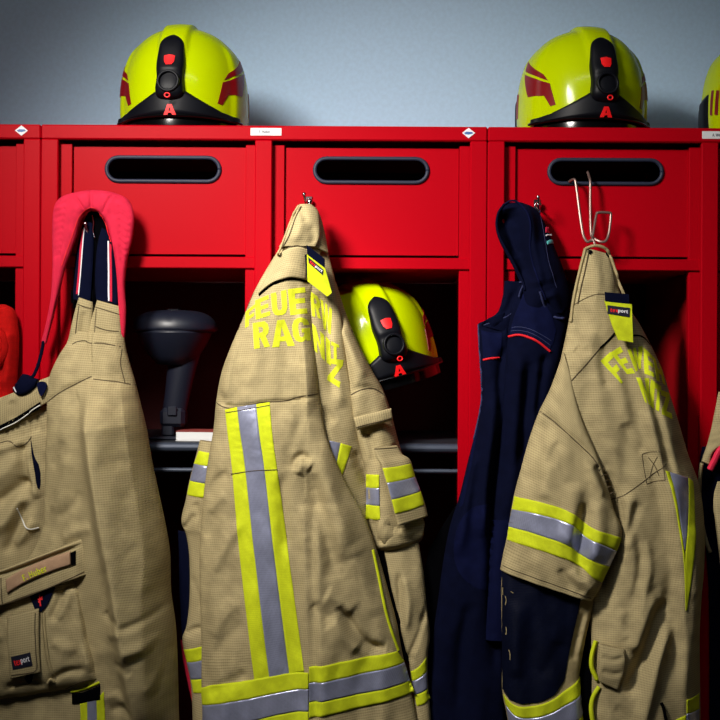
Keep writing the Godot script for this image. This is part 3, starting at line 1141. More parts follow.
func maker_label(parent: Node3D, c: Dictionary, zf: Callable, quad: Array, off: float) -> void:
	# small woven navy label with the maker's mark
	var l := patch(parent, "woven_label", c, zf, quad, M.label_navy, off)
	var a := Vector2(quad[0], quad[1])
	var b := Vector2(quad[2], quad[3])
	var e := Vector2(quad[4], quad[5])
	var d := Vector2(quad[6], quad[7])
	var mid := (a + b + e + d) * 0.25
	var dir := (b - a).normalized()
	var w := (b - a).length() * S
	var h := (d - a).length() * S
	var m1 := mid - dir * (b - a).length() * 0.20
	var m2 := mid + dir * (b - a).length() * 0.19
	words(l, "label_lettering", "tex", h * 0.42, w * 0.34, facing(c, zf, m1.x, m1.y, dir, off + 0.4), M.label_red)
	words(l, "label_lettering", "port", h * 0.48, w * 0.42, facing(c, zf, m2.x, m2.y + 0.3, dir, off + 0.4), M.label_white)

func trousers() -> void:
	var c := garment("turnout_trousers", "tan firefighter trousers hung by a red padded shoulder harness, folded, with a cargo pocket", "trousers", 93, 200, 0.08)
	var r: Node3D = c.root
	# folded leg behind, with waistband
	var cf := deep(c, 0.05)
	var leg2 := sheet(r, "folded_leg", cf, [
		[-30, 432, 46, 404, 10, 30, 28], [-30, 452, 49, 438, 16, 30, 28], [-30, 485, 50, 476, 20, 30, 28], [-30, 520, 50, 510, 20, 30, 28],
		[-30, 560, 42, 545, 20, 30, 30], [-30, 600, 42, 585, 20, 30, 30], [-30, 640, 42, 640, 16, 30, 30]], M.tan, {"wr": 2.2, "cr": [
		[-15.4, 7, 9, [-6, 505, 8, 496, 20, 486, 26, 478]], [9.8, 9, 8, [-8, 480, 8, 470, 20, 455]], [12.6, 7, 7, [-8, 530, 6, 522, 16, 506, 26, 492]], [-11.2, 6, 6, [4, 555, 12, 540, 20, 520, 25, 500]],
		[8.4, 5, 5, [14, 545, 24, 535, 34, 520]], [9.8, 4, 5, [26, 446, 28, 465, 33, 485, 38, 500]], [-11.2, 4, 4, [22, 443, 24, 465, 28, 490]], [8.4, 5, 5, [-5, 450, 10, 446, 22, 440]],
		[-5.6, 2, 2, [4, 428, 6, 436, 5, 446]], [-5.6, 2, 2, [10, 426, 12, 434, 11, 444]], [-5.6, 2, 2, [16, 424, 18, 432, 17, 441]], [-5.6, 2, 2, [22, 421, 24, 430, 23, 438]], [-5.6, 2, 2, [28, 418, 30, 427, 30, 436]], [-5.6, 2, 2, [34, 415, 36, 424, 36, 432]]]})
	patch(leg2.node, "pocket_opening", cf, leg2.z, [29, 437, 31, 446, 33, 457, 39, 468, 39.5, 491, 36.5, 487, 34, 472, 31, 456], M.navy, 1.0, 1)
	cord(leg2.node, "piping_loop", cf, [18.5, 508, 21, 519, 26, 526, 32, 529, 38, 528], 1.3, M.white_thread, leg2.z, 3.0)
	seam(leg2.node, cf, leg2.z, [0, 443, 10, 441, 18, 447, 26, 443, 30, 437], 0.5)
	var waist := sheet(r, "waistband", cf, [[-30, 407, -30, 446, 7, 40, 40], [-10, 401, -10, 434, 8, 44, 44], [0, 397.5, 0, 428.5, 8, 46, 46], [12, 393, 11, 423, 8, 47, 47], [25, 387, 24, 416, 8, 48, 48], [38, 381, 43, 405, 7, 50, 50], [56, 374, 56, 398, 4, 50, 50]], M.tan, {"wr": 1.4, "cr": [[-5.6, 5, 5, [12, 400, 14, 410, 12, 420]]]})
	band(waist.node, "waist_gap_shade", cf, waist.z, [-28, 441, -10, 430, 2, 424.5, 14, 418.5, 26, 411.5, 41, 401.5], [-28, 447, -10, 436, 2, 430, 14, 424, 26, 417, 41, 407.5], M.black_cloth, 1.2)  # black strip paints the shade in the gap under the waistband
	cord(waist.node, "waist_piping", cf, [-26, 446, -10, 435.5, 4, 428, 15, 423, 26, 416, 33, 410, 41, 405], 1.2, M.white_thread, waist.z, 3.0)
	# main leg
	var cl := deep(c, 0.10)
	var leg := sheet(r, "leg", cl, [
		[66, 330, 117.5, 334, 12, 40, 36], [60, 342, 119.5, 348, 24, 41, 36], [50, 358, 123, 362, 34, 42, 36], [42, 378, 129, 382, 42, 44, 36], [40, 402, 135, 406, 46, 46, 36],
		[40, 430, 141, 431, 48, 48, 36], [39, 464, 146.5, 464, 50, 50, 36], [38.5, 500, 154, 500, 52, 52, 34], [37, 530, 160.5, 532, 54, 54, 32], [26, 556, 164.5, 560, 56, 56, 30],
		[8, 580, 165.5, 597, 58, 56, 30], [-8, 610, 170, 630, 58, 56, 30], [-16, 650, 172, 665, 56, 56, 30], [-20, 700, 173, 705, 54, 56, 30], [-20, 748, 174, 748, 54, 56, 30]], M.tan, {"wr": 2.0, "p": 1.8, "cr": [
		[20, 70, 34, [88, 380, 93, 420, 98, 460, 104, 500, 112, 550, 122, 610, 130, 660, 136, 748]],
		[26, 40, 10, [91, 372, 95, 412, 100, 449, 106, 487, 114, 536, 124, 590, 130, 638, 138, 716, 140, 748]],
		[-6, 4, 4, [124, 622, 145, 616, 168, 606]], [-5, 4, 4, [130, 657, 145, 652, 156, 646]], [6, 6, 5, [128, 645, 148, 641, 160, 632]], [5, 5, 5, [150, 690, 160, 672, 168, 655]], [-6, 4, 4, [157, 700, 163, 670, 172, 648]],
		[5, 10, 8, [45, 510, 58, 500, 66, 480, 68, 450]], [-4, 5, 5, [56, 520, 74, 506, 84, 488]], [5, 5, 5, [60, 540, 80, 530, 96, 525]], [-4, 5, 6, [48, 470, 58, 455, 64, 440]],
		[-6, 5, 4, [108, 607, 116, 616, 126, 612]], [6, 5, 5, [112, 632, 120, 628, 128, 622]], [-5, 4, 4, [118, 664, 128, 660, 136, 668]], [5, 5, 5, [104, 700, 116, 694, 126, 704]], [-5, 4, 4, [110, 712, 122, 706, 134, 716]],
		[5, 8, 8, [76, 395, 86, 390, 92, 384]], [-4, 8, 12, [118, 395, 124, 430, 130, 470]], [4, 7, 9, [148, 520, 152, 560, 156, 590]], [-4, 3, 3, [40, 404, 64, 390, 90, 378]], [-3, 3, 3, [92, 380, 112, 381, 130, 385]]]})
	seam(leg.node, cl, leg.z, [41, 403, 52, 396, 64, 389, 78, 382, 90, 376.5], 0.55)
	seam(leg.node, cl, leg.z, [92, 379, 104, 380.5, 116, 382, 130, 385.5], 0.5)
	seam(leg.node, cl, leg.z, [67, 344, 73, 341, 82, 340.5, 84, 343, 96, 342.5, 118.5, 347], 0.5)
	seam(leg.node, cl, leg.z, [117, 349, 117, 365, 122, 383], 0.4)
	tri_band(leg.node, cl, leg.z, [[80, 704, 80, 722, 79, 746], [87, 702, 87, 722, 86, 746], [96.5, 699, 96.5, 720, 96, 746], [105, 690, 105, 716, 104.5, 746]])
	band(leg.node, "knee_pad_edge", cl, leg.z, [72, 693, 84, 692, 101, 684], [72, 704, 84, 703, 101, 699], M.black_cloth, 2.0)
	band(leg.node, "yellow_piping", cl, leg.z, [70, 691, 84, 688, 100, 680], [71, 693, 85, 690, 101, 682.5], M.neon, 2.0)
	# bib tabs
	var t1 := sheet(r, "bib_tab", c, [[74, 296, 88, 301, 6, 40, 40], [71, 306, 88.5, 309, 9, 40, 40], [67.5, 320, 88, 323, 9, 41, 40], [64, 336, 87, 339, 8, 41, 40], [60, 348, 88, 350, 4, 42, 40]], M.tan, {"wr": 1.0, "cr": [[-5, 3, 3, [80, 310, 79, 325, 77, 340]]]})
	seam(t1.node, c, t1.z, [73, 303, 80, 306, 88, 308], 0.5)
	seam(t1.node, c, t1.z, [75, 305, 73, 322, 71, 340], 0.5)
	var t2 := sheet(r, "bib_tab", c, [[93, 299, 116.5, 305.5, 7, 44, 42], [90, 309, 117, 314, 10, 44, 42], [86.5, 322, 117.5, 326, 11, 45, 42], [84, 336, 118.5, 340, 10, 46, 42], [84, 348, 120, 352, 6, 46, 42]], M.tan, {"wr": 1.0, "cr": [[-4, 3, 4, [91, 312, 88, 326, 86, 338]]]})
	seam(t2.node, c, t2.z, [91, 306, 104, 310, 117, 314], 0.5)
	seam(t2.node, c, t2.z, [92, 326, 104, 330, 115.5, 331], 0.5)
	seam(t2.node, c, t2.z, [93, 308, 92, 325, 91, 340], 0.4)
	# dark straps inside the harness
	var ch := deep(c, 0.045)
	var liner := sheet(r, "strap_lining", ch, [[86, 209, 98, 211, 4, 18, 18], [80, 220, 106, 222, 5, 16, 16], [75, 238, 112, 240, 5, 14, 14], [71, 262, 115.5, 264, 5, 14, 14], [69.5, 288, 117, 292, 5, 16, 16], [70, 308, 117, 311, 4, 18, 18]], M.black_cloth, {"wr": 0.5})
	var s1 := sheet(r, "strap", ch, [[83.5, 219, 90, 222, 3, 20, 20], [79, 232, 91, 235, 4, 22, 22], [75.5, 250, 91, 254, 4, 25, 25], [73, 275, 90, 280, 4, 30, 30], [71, 299, 89, 305, 4, 35, 35]], M.navy, {"wr": 0.7})
	band(s1.node, "white_stripe", ch, s1.z, [81.5, 226, 79.6, 250, 78.4, 275, 77, 295], [82.5, 226, 80.8, 250, 79.5, 275, 78.2, 295], M.label_white, 1.0)
	band(s1.node, "red_stripe", ch, s1.z, [79.4, 228, 77.4, 250, 76.2, 275, 75, 294], [81.4, 228, 79.5, 250, 78.3, 275, 77, 294], M.harness, 1.0)
	var s2 := sheet(r, "strap", ch, [[99, 226, 107, 231, 3, 20, 20], [96, 238, 110, 245, 4, 22, 22], [94, 255, 113, 260, 5, 26, 26], [93.5, 280, 116, 284, 5, 31, 31], [95, 300, 116.5, 305, 5, 36, 36]], M.navy, {"wr": 0.7})
	band(s2.node, "white_stripe", ch, s2.z, [105.6, 240, 106.5, 265, 107, 290, 107.6, 301], [107, 240, 108, 265, 108.6, 290, 109.2, 301], M.label_white, 1.0)
	band(s2.node, "red_stripe", ch, s2.z, [107.4, 242, 108.3, 265, 109, 290, 109.5, 301], [109.5, 244, 110.4, 265, 111.2, 290, 111.6, 302], M.harness, 1.0)
	for x in [70.5, 91.5]:
		cord(r, "strap_ring", ch, [x, 290, 34, x + 0.8, 297, 36, x + 0.5, 303, 36, x, 297, 37, x, 290, 34], 1.6, M.black_cloth)
	cord(r, "hanging_chain", ch, [90, 214, 24, 91.5, 222, 27, 91, 230, 27, 93, 237, 28], 1.2, M.chrome)
	# red padded harness
	var ru := []
	for k in 9:
		ru.append([-2.2, 1.7, 1.7, [53 + k * 0.2, 206 + k * 6.5, 60, 205 + k * 6.2, 68 - k * 0.7, 202 + k * 6.6]])
		ru.append([-2.2, 1.7, 1.7, [118 + k * 0.4, 206 + k * 6.5, 124, 210 + k * 6.8, 132 - k * 0.5, 216 + k * 6.0]])
	ru.append([-3, 1.4, 1.4, [91, 191, 92, 200, 92, 209]])
	ru.append([-3, 1.4, 1.4, [73, 194, 80, 202, 86, 211]])
	ru.append([-3, 1.4, 1.4, [113, 194, 108, 204, 103, 215]])
	var har := sheet(r, "shoulder_harness", ch, [
		[40.3, 342, 45.4, 343.5, 4, 40, 42], [46.5, 320, 51.5, 322, 6, 42, 44], [51.3, 294, 58.5, 296, 9, 44, 46], [52.5, 264, 66, 266, 13, 44, 46], [51.5, 230, 76, 238, 15, 40, 44],
		[53, 207, 80.5, 222, 17, 36, 44], [60, 196.5, 85, 214, 18, 34, 42], [74, 191.5, 89, 211.5, 18, 32, 42], [93, 189, 93, 210.8, 18, 30, 42], [112, 191.5, 99, 213, 18, 32, 42],
		[127.5, 199.5, 104.5, 220, 17, 34, 42], [133.5, 216, 108.5, 231, 16, 38, 42], [132, 238, 112.5, 246, 14, 40, 44], [127, 260, 115.5, 265, 12, 42, 44], [124.5, 285, 117.4, 288, 9, 42, 44],
		[125.3, 308, 118.2, 311, 7, 40, 42], [124.3, 330, 119.6, 334, 5, 38, 40], [122.4, 344, 120.6, 345, 3, 38, 40]], M.harness, {"wr": 1.2, "step": 1.2, "t": 14, "p": 3.0, "cr": ru})
	seam(har.node, ch, har.z, [63, 266, 73, 238, 78, 222, 84, 213, 91, 209, 98, 211, 106, 225, 111, 242], 0.4, M.cord_red)
	cord(r, "strap_cord", ch, [43, 341, 42, 41.5, 352, 44, 38, 368, 52, 34, 377, 58, 27, 382, 60, 18, 385, 60], 3.4, M.navy)
	var knot := sheet(r, "strap_end", c, [[19, 374, 9, 391, 6, 54, 54], [25, 375, 15, 396, 9, 56, 56], [31, 378, 24, 394, 9, 57, 57], [35, 379, 32, 388, 5, 57, 57]], M.navy, {"wr": 1.0})
	band(knot.node, "white_stripe", c, knot.z, [10, 388, 13, 393], [11, 387, 14, 392], M.label_white, 0.8)
	patch(r, "strap_button", c, plane(Vector3(34, 382, 62), Vector3(45, 382, 62), Vector3(38, 398, 60)), [34, 383, 41, 381, 45, 385, 43, 391, 38.5, 398, 36, 392], M.navy_blue, 3.0, 1, 3.0)
	# cargo pocket
	var cp := deep(c, 0.13)
	var pk := sheet(r, "cargo_pocket", cp, [[-20, 582, 84, 560, 20, 92, 92], [-20, 605, 93, 596, 32, 92, 86], [-20, 632, 106, 630, 40, 94, 82], [-20, 655, 116, 660, 42, 96, 80], [-20, 676, 110, 680, 38, 96, 82], [-20, 698, 84, 690, 22, 94, 90], [-20, 706, 62, 695, 6, 92, 92]], M.tan, {"wr": 2.6, "cr": [
		[-12, 3.5, 5, [80, 590, 84, 612, 88, 640, 94, 662, 98, 682]], [6, 6, 4, [74, 588, 80, 620, 84, 650, 90, 676]], [-7, 4, 4, [62, 590, 56, 608, 50, 622]], [7, 5, 5, [72, 588, 66, 604, 58, 620]], [5, 5, 5, [52, 640, 64, 648, 78, 650]],
		[-5, 4, 4, [98, 602, 100, 622, 106, 640]], [4, 3, 3, [94, 606, 97, 626, 103, 644]], [-7, 4, 4, [50, 682, 66, 672, 84, 672]], [-6, 4, 3, [4, 690, 24, 684, 44, 688]], [5, 6, 6, [-4, 640, 4, 630, 8, 620]]]})
	seam(pk.node, cp, pk.z, [100, 596, 104, 618, 109, 640, 113, 652], 0.5)
	seam(pk.node, cp, pk.z, [62, 693, 80, 684, 96, 682, 104, 672], 0.5)
	for q in [[41, 613, 43, 632, 46, 655, 51, 678], [44, 612, 46, 632, 49, 655, 53.5, 676]]:
		cord(pk.node, "pocket_zip", cp, q, 1.3, M.tan_plain, pk.z, 2.0)
	cord(pk.node, "zip_pull", cp, [47, 684, 50, 680, 53, 683], 3.0, M.tan_plain, pk.z, 3.0)
	patch(pk.node, "navy_tongue", cp, pk.z, [26, 590, 55, 584, 50, 600, 45, 608, 40, 613, 35, 611, 31, 602], M.navy, 4.0, 1)
	patch(pk.node, "strap_tip", cp, pk.z, [24, 676, 33, 673, 31, 683, 27, 686, 25, 683], M.navy, 2.0, 1)
	var tongue_z: Callable = pk.z
	for q in [[37.4, 595, 38.6, 595, 41, 606, 39.6, 606.5], [40.8, 596.5, 41.8, 597.5, 38.5, 603.5, 37.2, 602.6], [36.8, 599.5, 42.2, 599, 42, 600.3, 37, 600.8]]:
		patch(pk.node, "red_mark", cp, tongue_z, q, M.label_red, 5.0, 0)
	var st := sheet(r, "pocket_strap", cp, [[8, 616, 39.5, 608, 4, 134, 134], [8.4, 630, 39.8, 625, 5, 138, 138], [9.2, 650, 40.3, 645, 5, 140, 140], [10.3, 664, 41, 659, 5, 139, 139], [11, 677.5, 41.3, 671, 4, 137, 137]], M.tan, {"wr": 0.8, "p": 5.0, "t": 4})
	seam(st.node, cp, st.z, [36.5, 612, 37, 640, 38, 668, 24, 672, 13, 674], 0.5)
	maker_label(st.node, cp, st.z, [13.3, 655, 32.5, 650.3, 34.5, 664, 15, 668], 1.0)
	var fl := sheet(r, "pocket_flap", cp, [[-22, 578, 85.5, 537.5, 6, 126, 116], [-22, 584, 86, 543, 10, 128, 118], [-22, 597, 86, 558, 10, 132, 122], [-22, 613, 86, 575.5, 7, 134, 124]], M.tan, {"wr": 1.2, "p": 6.0, "t": 7, "cr": [[-3.5, 1.6, 1.6, [-10, 578, 4, 573, 30, 564, 56, 554, 84, 544]], [4, 3, 3, [-8, 574, 10, 568, 30, 560, 56, 550, 84, 540]]]})
	seam(fl.node, cp, fl.z, [2, 577, 3, 590, 4, 603], 0.5)
	seam(fl.node, cp, fl.z, [2, 604, 22, 598, 55, 585, 84, 572], 0.5)
	var tagn := band(fl.node, "name_strip", cp, fl.z, [7.4, 578.5, 22, 569.5, 40, 561.5, 56, 555.5, 70.5, 551], [9.3, 592, 24, 583, 42, 575, 57, 569, 71.5, 564.5], M.name_cloth, 4.5, 1.0)
	patch(fl.node, "hook_tape", cp, fl.z, [71, 552.5, 76, 550.5, 76, 564, 72, 565.5], M.black_cloth, 2.5)
	words(tagn, "name_lettering", "F. Huber", 0.013, 0.048, facing(cp, fl.z, 36, 572, Vector2(0.92, -0.39), 7.0), M.print)

func centre_jacket() -> void:
	var c := garment("turnout_jacket", "tan firefighter jacket hung back outward on the middle hook, large yellow lettering and vertical tape", "jacket", 303, 203, 0.09, "tan firefighter jackets on the hooks")
	var r: Node3D = c.root
	# far sleeve, at the left
	var ls := sheet(r, "rear_sleeve", deep(c, 0.012), [[200, 440, 216, 442, 8, 14, 20], [195.5, 458, 216, 460, 14, 14, 24], [190, 478, 214, 480, 16, 12, 26], [185.5, 500, 212, 502, 18, 10, 28], [181, 521, 210, 526, 16, 8, 28], [186, 536, 208, 540, 12, 8, 26], [189, 560, 208, 564, 12, 8, 24], [189, 600, 208, 604, 12, 8, 24], [186, 626, 208, 630, 14, 8, 24], [182, 640, 208, 642, 16, 8, 26], [186, 662, 208, 664, 14, 8, 26], [191, 690, 208, 692, 12, 8, 26], [193, 745, 208, 745, 10, 8, 26]], M.tan, {"wr": 2.2, "cr": [[-6, 3, 3, [197, 512, 190, 522, 184, 528]], [-6, 3, 3, [196, 500, 202, 515, 206, 530]], [-4, 3, 3, [192, 575, 198, 590, 203, 610]], [-5, 3, 3, [186, 634, 194, 628, 203, 626]]]})
	tri_band(ls.node, deep(c, 0.012), ls.z, [[200, 450, 206, 451, 212, 452], [194.5, 463, 203, 464, 210, 465], [190.5, 480, 200, 481, 208, 482], [187.5, 494, 196, 495, 206, 496]])
	tri_band(ls.node, deep(c, 0.012), ls.z, [[183.5, 649.5, 194, 646.5, 206, 643], [187, 662, 196, 660, 206, 657], [191, 679, 198, 677.5, 206, 676], [193.5, 692, 199, 691, 206, 690]])
	sheet(r, "elbow_patch", deep(c, 0.012), [[177, 531, 194, 534, 5, 2, 6], [178, 555, 192, 556, 6, 2, 6], [178.5, 590, 191, 590, 6, 2, 6], [180, 618, 190, 618, 6, 2, 6], [181, 640, 187, 638, 4, 2, 6]], M.navy, {"wr": 0.8, "t": 4})
	sheet(r, "red_lining", deep(c, 0.012), [[179.5, 641, 186, 643, 3, 1, 4], [181.5, 658, 190, 660, 4, 1, 4], [186, 680, 196, 682, 4, 1, 4], [191, 703, 199, 704, 3, 1, 4]], M.harness, {"wr": 0.8, "t": 4})
	# side of the back that falls away to the right
	var sp := sheet(r, "side_panel", deep(c, 0.07), [[303, 203, 316, 206, 8, 52, 40], [303, 215, 321, 220, 12, 56, 40], [302, 240, 327, 248, 15, 62, 38], [301, 275, 335, 280, 18, 62, 40], [301, 320, 342, 318, 20, 62, 40], [304, 370, 348, 365, 20, 64, 38], [309, 420, 358, 412, 20, 66, 36], [316, 460, 367, 452, 20, 78, 20], [328, 500, 370, 492, 20, 74, 20], [344, 540, 372, 530, 18, 66, 22], [362, 580, 384, 572, 12, 52, 26]], M.tan, {"wr": 1.6, "cr": [
		[-6, 5, 5, [318, 290, 326, 320, 330, 360, 336, 400]], [6, 6, 6, [326, 330, 334, 370, 342, 410]], [-7, 4, 5, [322, 405, 334, 425, 350, 445, 362, 470]], [6, 6, 6, [330, 420, 345, 440, 356, 470]], [-7, 4, 4, [352, 452, 362, 470, 367, 490]], [5, 5, 5, [336, 480, 350, 505, 360, 525]]]})
	for q in [["R", [310, 291, 319.5, 297.5, 321, 319, 312, 316]], ["W", [320, 298, 332, 309, 332, 336, 322, 327]], ["N", [312, 323, 324, 335, 325, 361, 314, 350]], ["I", [325.5, 336, 330, 341, 331, 366, 326.5, 362.5]], ["T", [331, 341, 339, 345, 339.5, 358, 331, 360]], ["Z", [330.5, 358.5, 343.5, 360, 339.5, 388, 327, 380]]]:
		letter(sp.node, q[0], deep(c, 0.07), sp.z, q[1], M.print)
	band(sp.node, "silver_tape", deep(c, 0.07), sp.z, [329, 440, 332, 452, 336, 466], [340.5, 443, 338, 455, 336.5, 467], M.silver, 1.6)
	band(sp.node, "yellow_tape", deep(c, 0.07), sp.z, [340.5, 443, 338, 457, 336, 468, 339, 480], [351.5, 447, 348, 458, 344, 470, 340.5, 481], M.neon, 1.6)
	# near sleeve, at the right
	var rs := sheet(r, "sleeve", deep(c, 0.055), [[329, 284, 336, 282, 6, 30, 20], [335, 312, 345, 310, 12, 30, 14], [340, 345, 357, 340, 22, 32, 10], [345, 375, 371, 368, 30, 34, 8], [349, 400, 384, 391, 36, 34, 6], [353, 425, 392, 415, 40, 34, 6], [360, 450, 399, 442, 42, 34, 4], [366, 475, 407, 468, 44, 34, 4], [368, 500, 415, 496, 44, 34, 4], [369, 525, 423, 521, 44, 34, 4], [373, 545, 424.5, 541, 40, 34, 4], [379, 552, 415, 549, 22, 34, 6]], M.tan, {"wr": 2.4, "cr": [
		[-6, 4, 4, [349, 394, 360, 388, 374, 390, 386, 397]], [6, 5, 6, [340, 325, 352, 352, 366, 380]], [-7, 4, 4, [336, 330, 346, 360, 352, 392]], [-6, 4, 4, [364, 430, 372, 445, 374, 465]], [5, 5, 5, [380, 426, 390, 436, 396, 446]],
		[-7, 4, 4, [392, 524, 386, 534, 380, 544]], [6, 4, 4, [398, 530, 408, 534, 420, 530]], [-5, 4, 4, [372, 520, 376, 532, 384, 546]], [-6, 4, 4, [360, 412, 358, 440, 364, 462]]]})
	seam(rs.node, deep(c, 0.055), rs.z, [348, 397, 358, 391, 368, 388.5, 377, 390, 386, 397], 0.6)
	var strip := sheet(r, "sleeve_strap", deep(c, 0.055), [[353.5, 417, 357, 430, 5, 72, 72], [365, 414, 367, 426, 5, 76, 76], [380, 410.5, 382, 422.5, 5, 72, 72], [391, 408, 393, 420, 5, 58, 58]], M.tan, {"wr": 0.8, "p": 5.0, "t": 5})
	seam(strip.node, deep(c, 0.055), strip.z, [356, 427, 366, 424, 381, 420.5, 391, 418], 0.4)
	tri_band(rs.node, deep(c, 0.055), rs.z, [[366, 474.5, 379, 474], [366, 488, 379, 487.5], [366, 505, 379.5, 505], [365.5, 519.5, 380, 519]])
	var pf := sheet(r, "sleeve_pocket", deep(c, 0.055), [[373, 446.5, 397, 445.5, 5, 80, 52], [376, 456, 402, 454, 9, 82, 50], [381, 465, 410.5, 460.5, 12, 84, 48], [385, 481, 416, 478, 13, 84, 44], [391, 502, 424.3, 500.5, 12, 84, 42], [397.5, 524, 428.5, 517, 8, 82, 40]], M.tan, {"wr": 1.0, "p": 4.0, "t": 8})
	tri_band(pf.node, deep(c, 0.055), pf.z, [[382, 466.5, 396, 465.5, 411, 463.5], [386.5, 481, 400, 479.5, 415.5, 477], [391, 497.5, 405, 495, 421, 491.5], [394.5, 511.5, 409, 509, 424.8, 505]], 1.2)
	seam(pf.node, deep(c, 0.055), pf.z, [374, 448, 397, 447.5], 0.5)
	sheet(r, "pocket_bellows", deep(c, 0.055), [[379, 508, 410, 508, 8, 62, 40], [378, 522, 424, 520, 12, 64, 36], [378, 534, 424, 535, 12, 62, 34], [383, 543, 421, 541, 6, 58, 34]], M.tan, {"wr": 2.4, "cr": [[-5, 3, 3, [384, 520, 396, 530, 410, 534]]]})
	# lower half of that sleeve
	var lw := sheet(r, "lower_sleeve", deep(c, 0.04), [[372, 542, 419, 543, 16, 30, 24], [384, 572, 424, 574, 20, 30, 24], [393, 605, 427, 606, 22, 30, 24], [402, 640, 430.5, 636, 22, 32, 24], [409, 664, 428.5, 655, 20, 34, 26], [412, 690, 428.5, 685, 18, 34, 26], [415, 720, 431, 715, 18, 34, 26], [417, 746, 433, 742, 16, 34, 26]], M.tan, {"wr": 2.4, "cr": [[-7, 4, 3, [426, 606, 420, 630, 412, 650, 404, 664]], [6, 4, 4, [404, 575, 408, 600, 406, 630]], [-6, 3, 3, [398, 570, 400, 600, 402, 630]], [6, 4, 4, [424, 620, 418, 640, 410, 658]]]})
	tri_band(lw.node, deep(c, 0.04), lw.z, [[410.5, 671, 418, 666, 426.5, 656.5], [412, 680.5, 420, 677, 427, 671.5], [414.5, 694, 421, 692, 427.5, 689], [416.5, 705, 424, 703, 430.5, 699]])
	sheet(r, "dark_lining", deep(c, 0.04), [[371, 540, 392, 546, 5, 40, 34], [381, 580, 399, 586, 6, 40, 34], [391, 620, 406, 630, 6, 40, 34], [400, 655, 410, 664, 4, 40, 36]], M.black_cloth, {"wr": 1.0, "t": 5})
	# the wide back with the lettering
	var bp := sheet(r, "back_panel", deep(c, 0.105), [
		[297, 204, 312, 203.5, 8, 66, 64], [293, 213, 319, 220, 16, 68, 64], [285, 236, 320.5, 236, 22, 70, 66], [269, 261, 319, 260, 28, 68, 62], [253, 289, 313.5, 286, 34, 66, 60], [241, 317, 312.5, 314, 38, 64, 58],
		[229, 345, 315, 342, 42, 62, 60], [219, 372, 317.5, 370, 46, 60, 66], [213.5, 400, 320, 400, 50, 58, 72], [210.5, 430, 324.5, 430, 54, 58, 86], [205, 462, 335, 460, 56, 56, 86], [200.5, 495, 348, 488, 58, 54, 80],
		[197.5, 530, 365, 520, 62, 54, 70], [196, 565, 377, 553, 66, 54, 60], [196.5, 605, 388, 592, 68, 54, 54], [198, 650, 398, 630, 68, 54, 50], [198, 694, 403, 658, 66, 54, 48], [200, 748, 421, 738, 64, 54, 46]], M.tan, {"wr": 2.2, "p": 1.8, "cr": [
		[10, 40, 7, [306, 500, 307, 540, 308, 590, 309, 650, 309, 720, 309, 750]], [-6, 4, 12, [312, 500, 313, 560, 314, 620, 315, 690, 315, 750]],
		[-9, 4, 4, [293, 470, 296, 459, 303, 455, 310, 461]], [8, 6, 6, [298, 474, 303, 464, 312, 468]], [-5, 5, 6, [300, 420, 292, 445, 286, 470]],
		[-10, 5, 5, [336, 604, 348, 620, 360, 638, 372, 648, 388, 652]], [9, 8, 7, [330, 612, 344, 634, 360, 650]], [-7, 6, 6, [312, 600, 324, 613, 332, 624]], [7, 8, 8, [326, 590, 340, 598, 354, 612]],
		[6, 10, 14, [318, 440, 328, 480, 340, 520, 352, 560]], [-6, 8, 8, [312, 470, 320, 510, 330, 550, 334, 580]], [5, 10, 10, [356, 540, 366, 580, 376, 620]],
		[-7, 5, 7, [205, 500, 212, 486, 220, 478, 230, 474]], [6, 6, 6, [208, 516, 216, 502, 226, 494]], [-6, 4, 6, [222, 358, 217, 380, 219, 396, 226, 404]], [-5, 4, 5, [203, 540, 208, 526, 212, 508]],
		[5, 7, 9, [236, 335, 228, 365, 224, 400]], [-3, 2, 2, [214, 402, 235, 407, 268, 402, 290, 401, 318, 396]], [-6, 6, 6, [205, 696, 225, 686, 250, 672]], [5, 8, 6, [210, 640, 222, 620, 240, 600]], [-4, 6, 6, [212, 660, 226, 640, 244, 622]],
		[7, 12, 5, [299, 300, 303, 340, 307, 380, 308, 420]], [-5, 5, 5, [306, 236, 308, 262, 306, 290]],
		[-5, 5, 5, [284, 470, 284, 510, 288, 550]], [5, 6, 6, [244, 520, 226, 545, 212, 575]]]})
	for q in [["F", [244, 311, 254.5, 303.5, 254.5, 322, 244, 328]], ["E", [254.2, 300, 268, 294.5, 270, 315, 255.5, 319.5]], ["U", [270.5, 293.5, 286, 289.5, 287.5, 314, 272.5, 316]], ["E", [287.5, 289, 304.5, 286.5, 307, 313, 290, 315]],
			["R", [252, 323, 268, 320.5, 270, 346.5, 254, 349]], ["A", [270, 321, 291, 318.5, 294.5, 345.5, 272, 347.5]], ["G", [291, 318.5, 308.5, 316.5, 310.5, 340, 293.5, 343.5]]]:
		letter(bp.node, q[0], deep(c, 0.105), bp.z, q[1], M.print)
	# upright tape and hem tape
	tri_band(bp.node, deep(c, 0.105), bp.z, [[224, 410, 228, 440, 232, 469, 240.4, 560, 255, 683], [237, 407, 241.5, 440, 245.7, 469, 256, 560, 270, 678], [256.5, 404, 261, 440, 265.2, 469, 275.6, 560, 289.5, 673], [270, 402, 274, 440, 278, 469, 290, 560, 304.5, 669]])
	seam(bp.node, deep(c, 0.105), func(x, y): return bp.z.call(x, y) + 2.0, [225, 413, 247, 409, 270, 405], 0.35)
	seam(bp.node, deep(c, 0.105), func(x, y): return bp.z.call(x, y) + 2.0, [231, 474, 255, 470, 278, 468.5], 0.35)
	tri_band(bp.node, deep(c, 0.105), bp.z, [[198, 694, 212, 688, 240, 682, 265, 676, 288, 672, 309, 669.5], [199, 711, 220, 705, 250, 698, 280, 691, 309, 686], [199.5, 735.5, 220, 729, 250, 721, 280, 713, 309, 708], [200, 747, 220, 742, 250, 735, 280, 727, 309, 722]], 2.6)
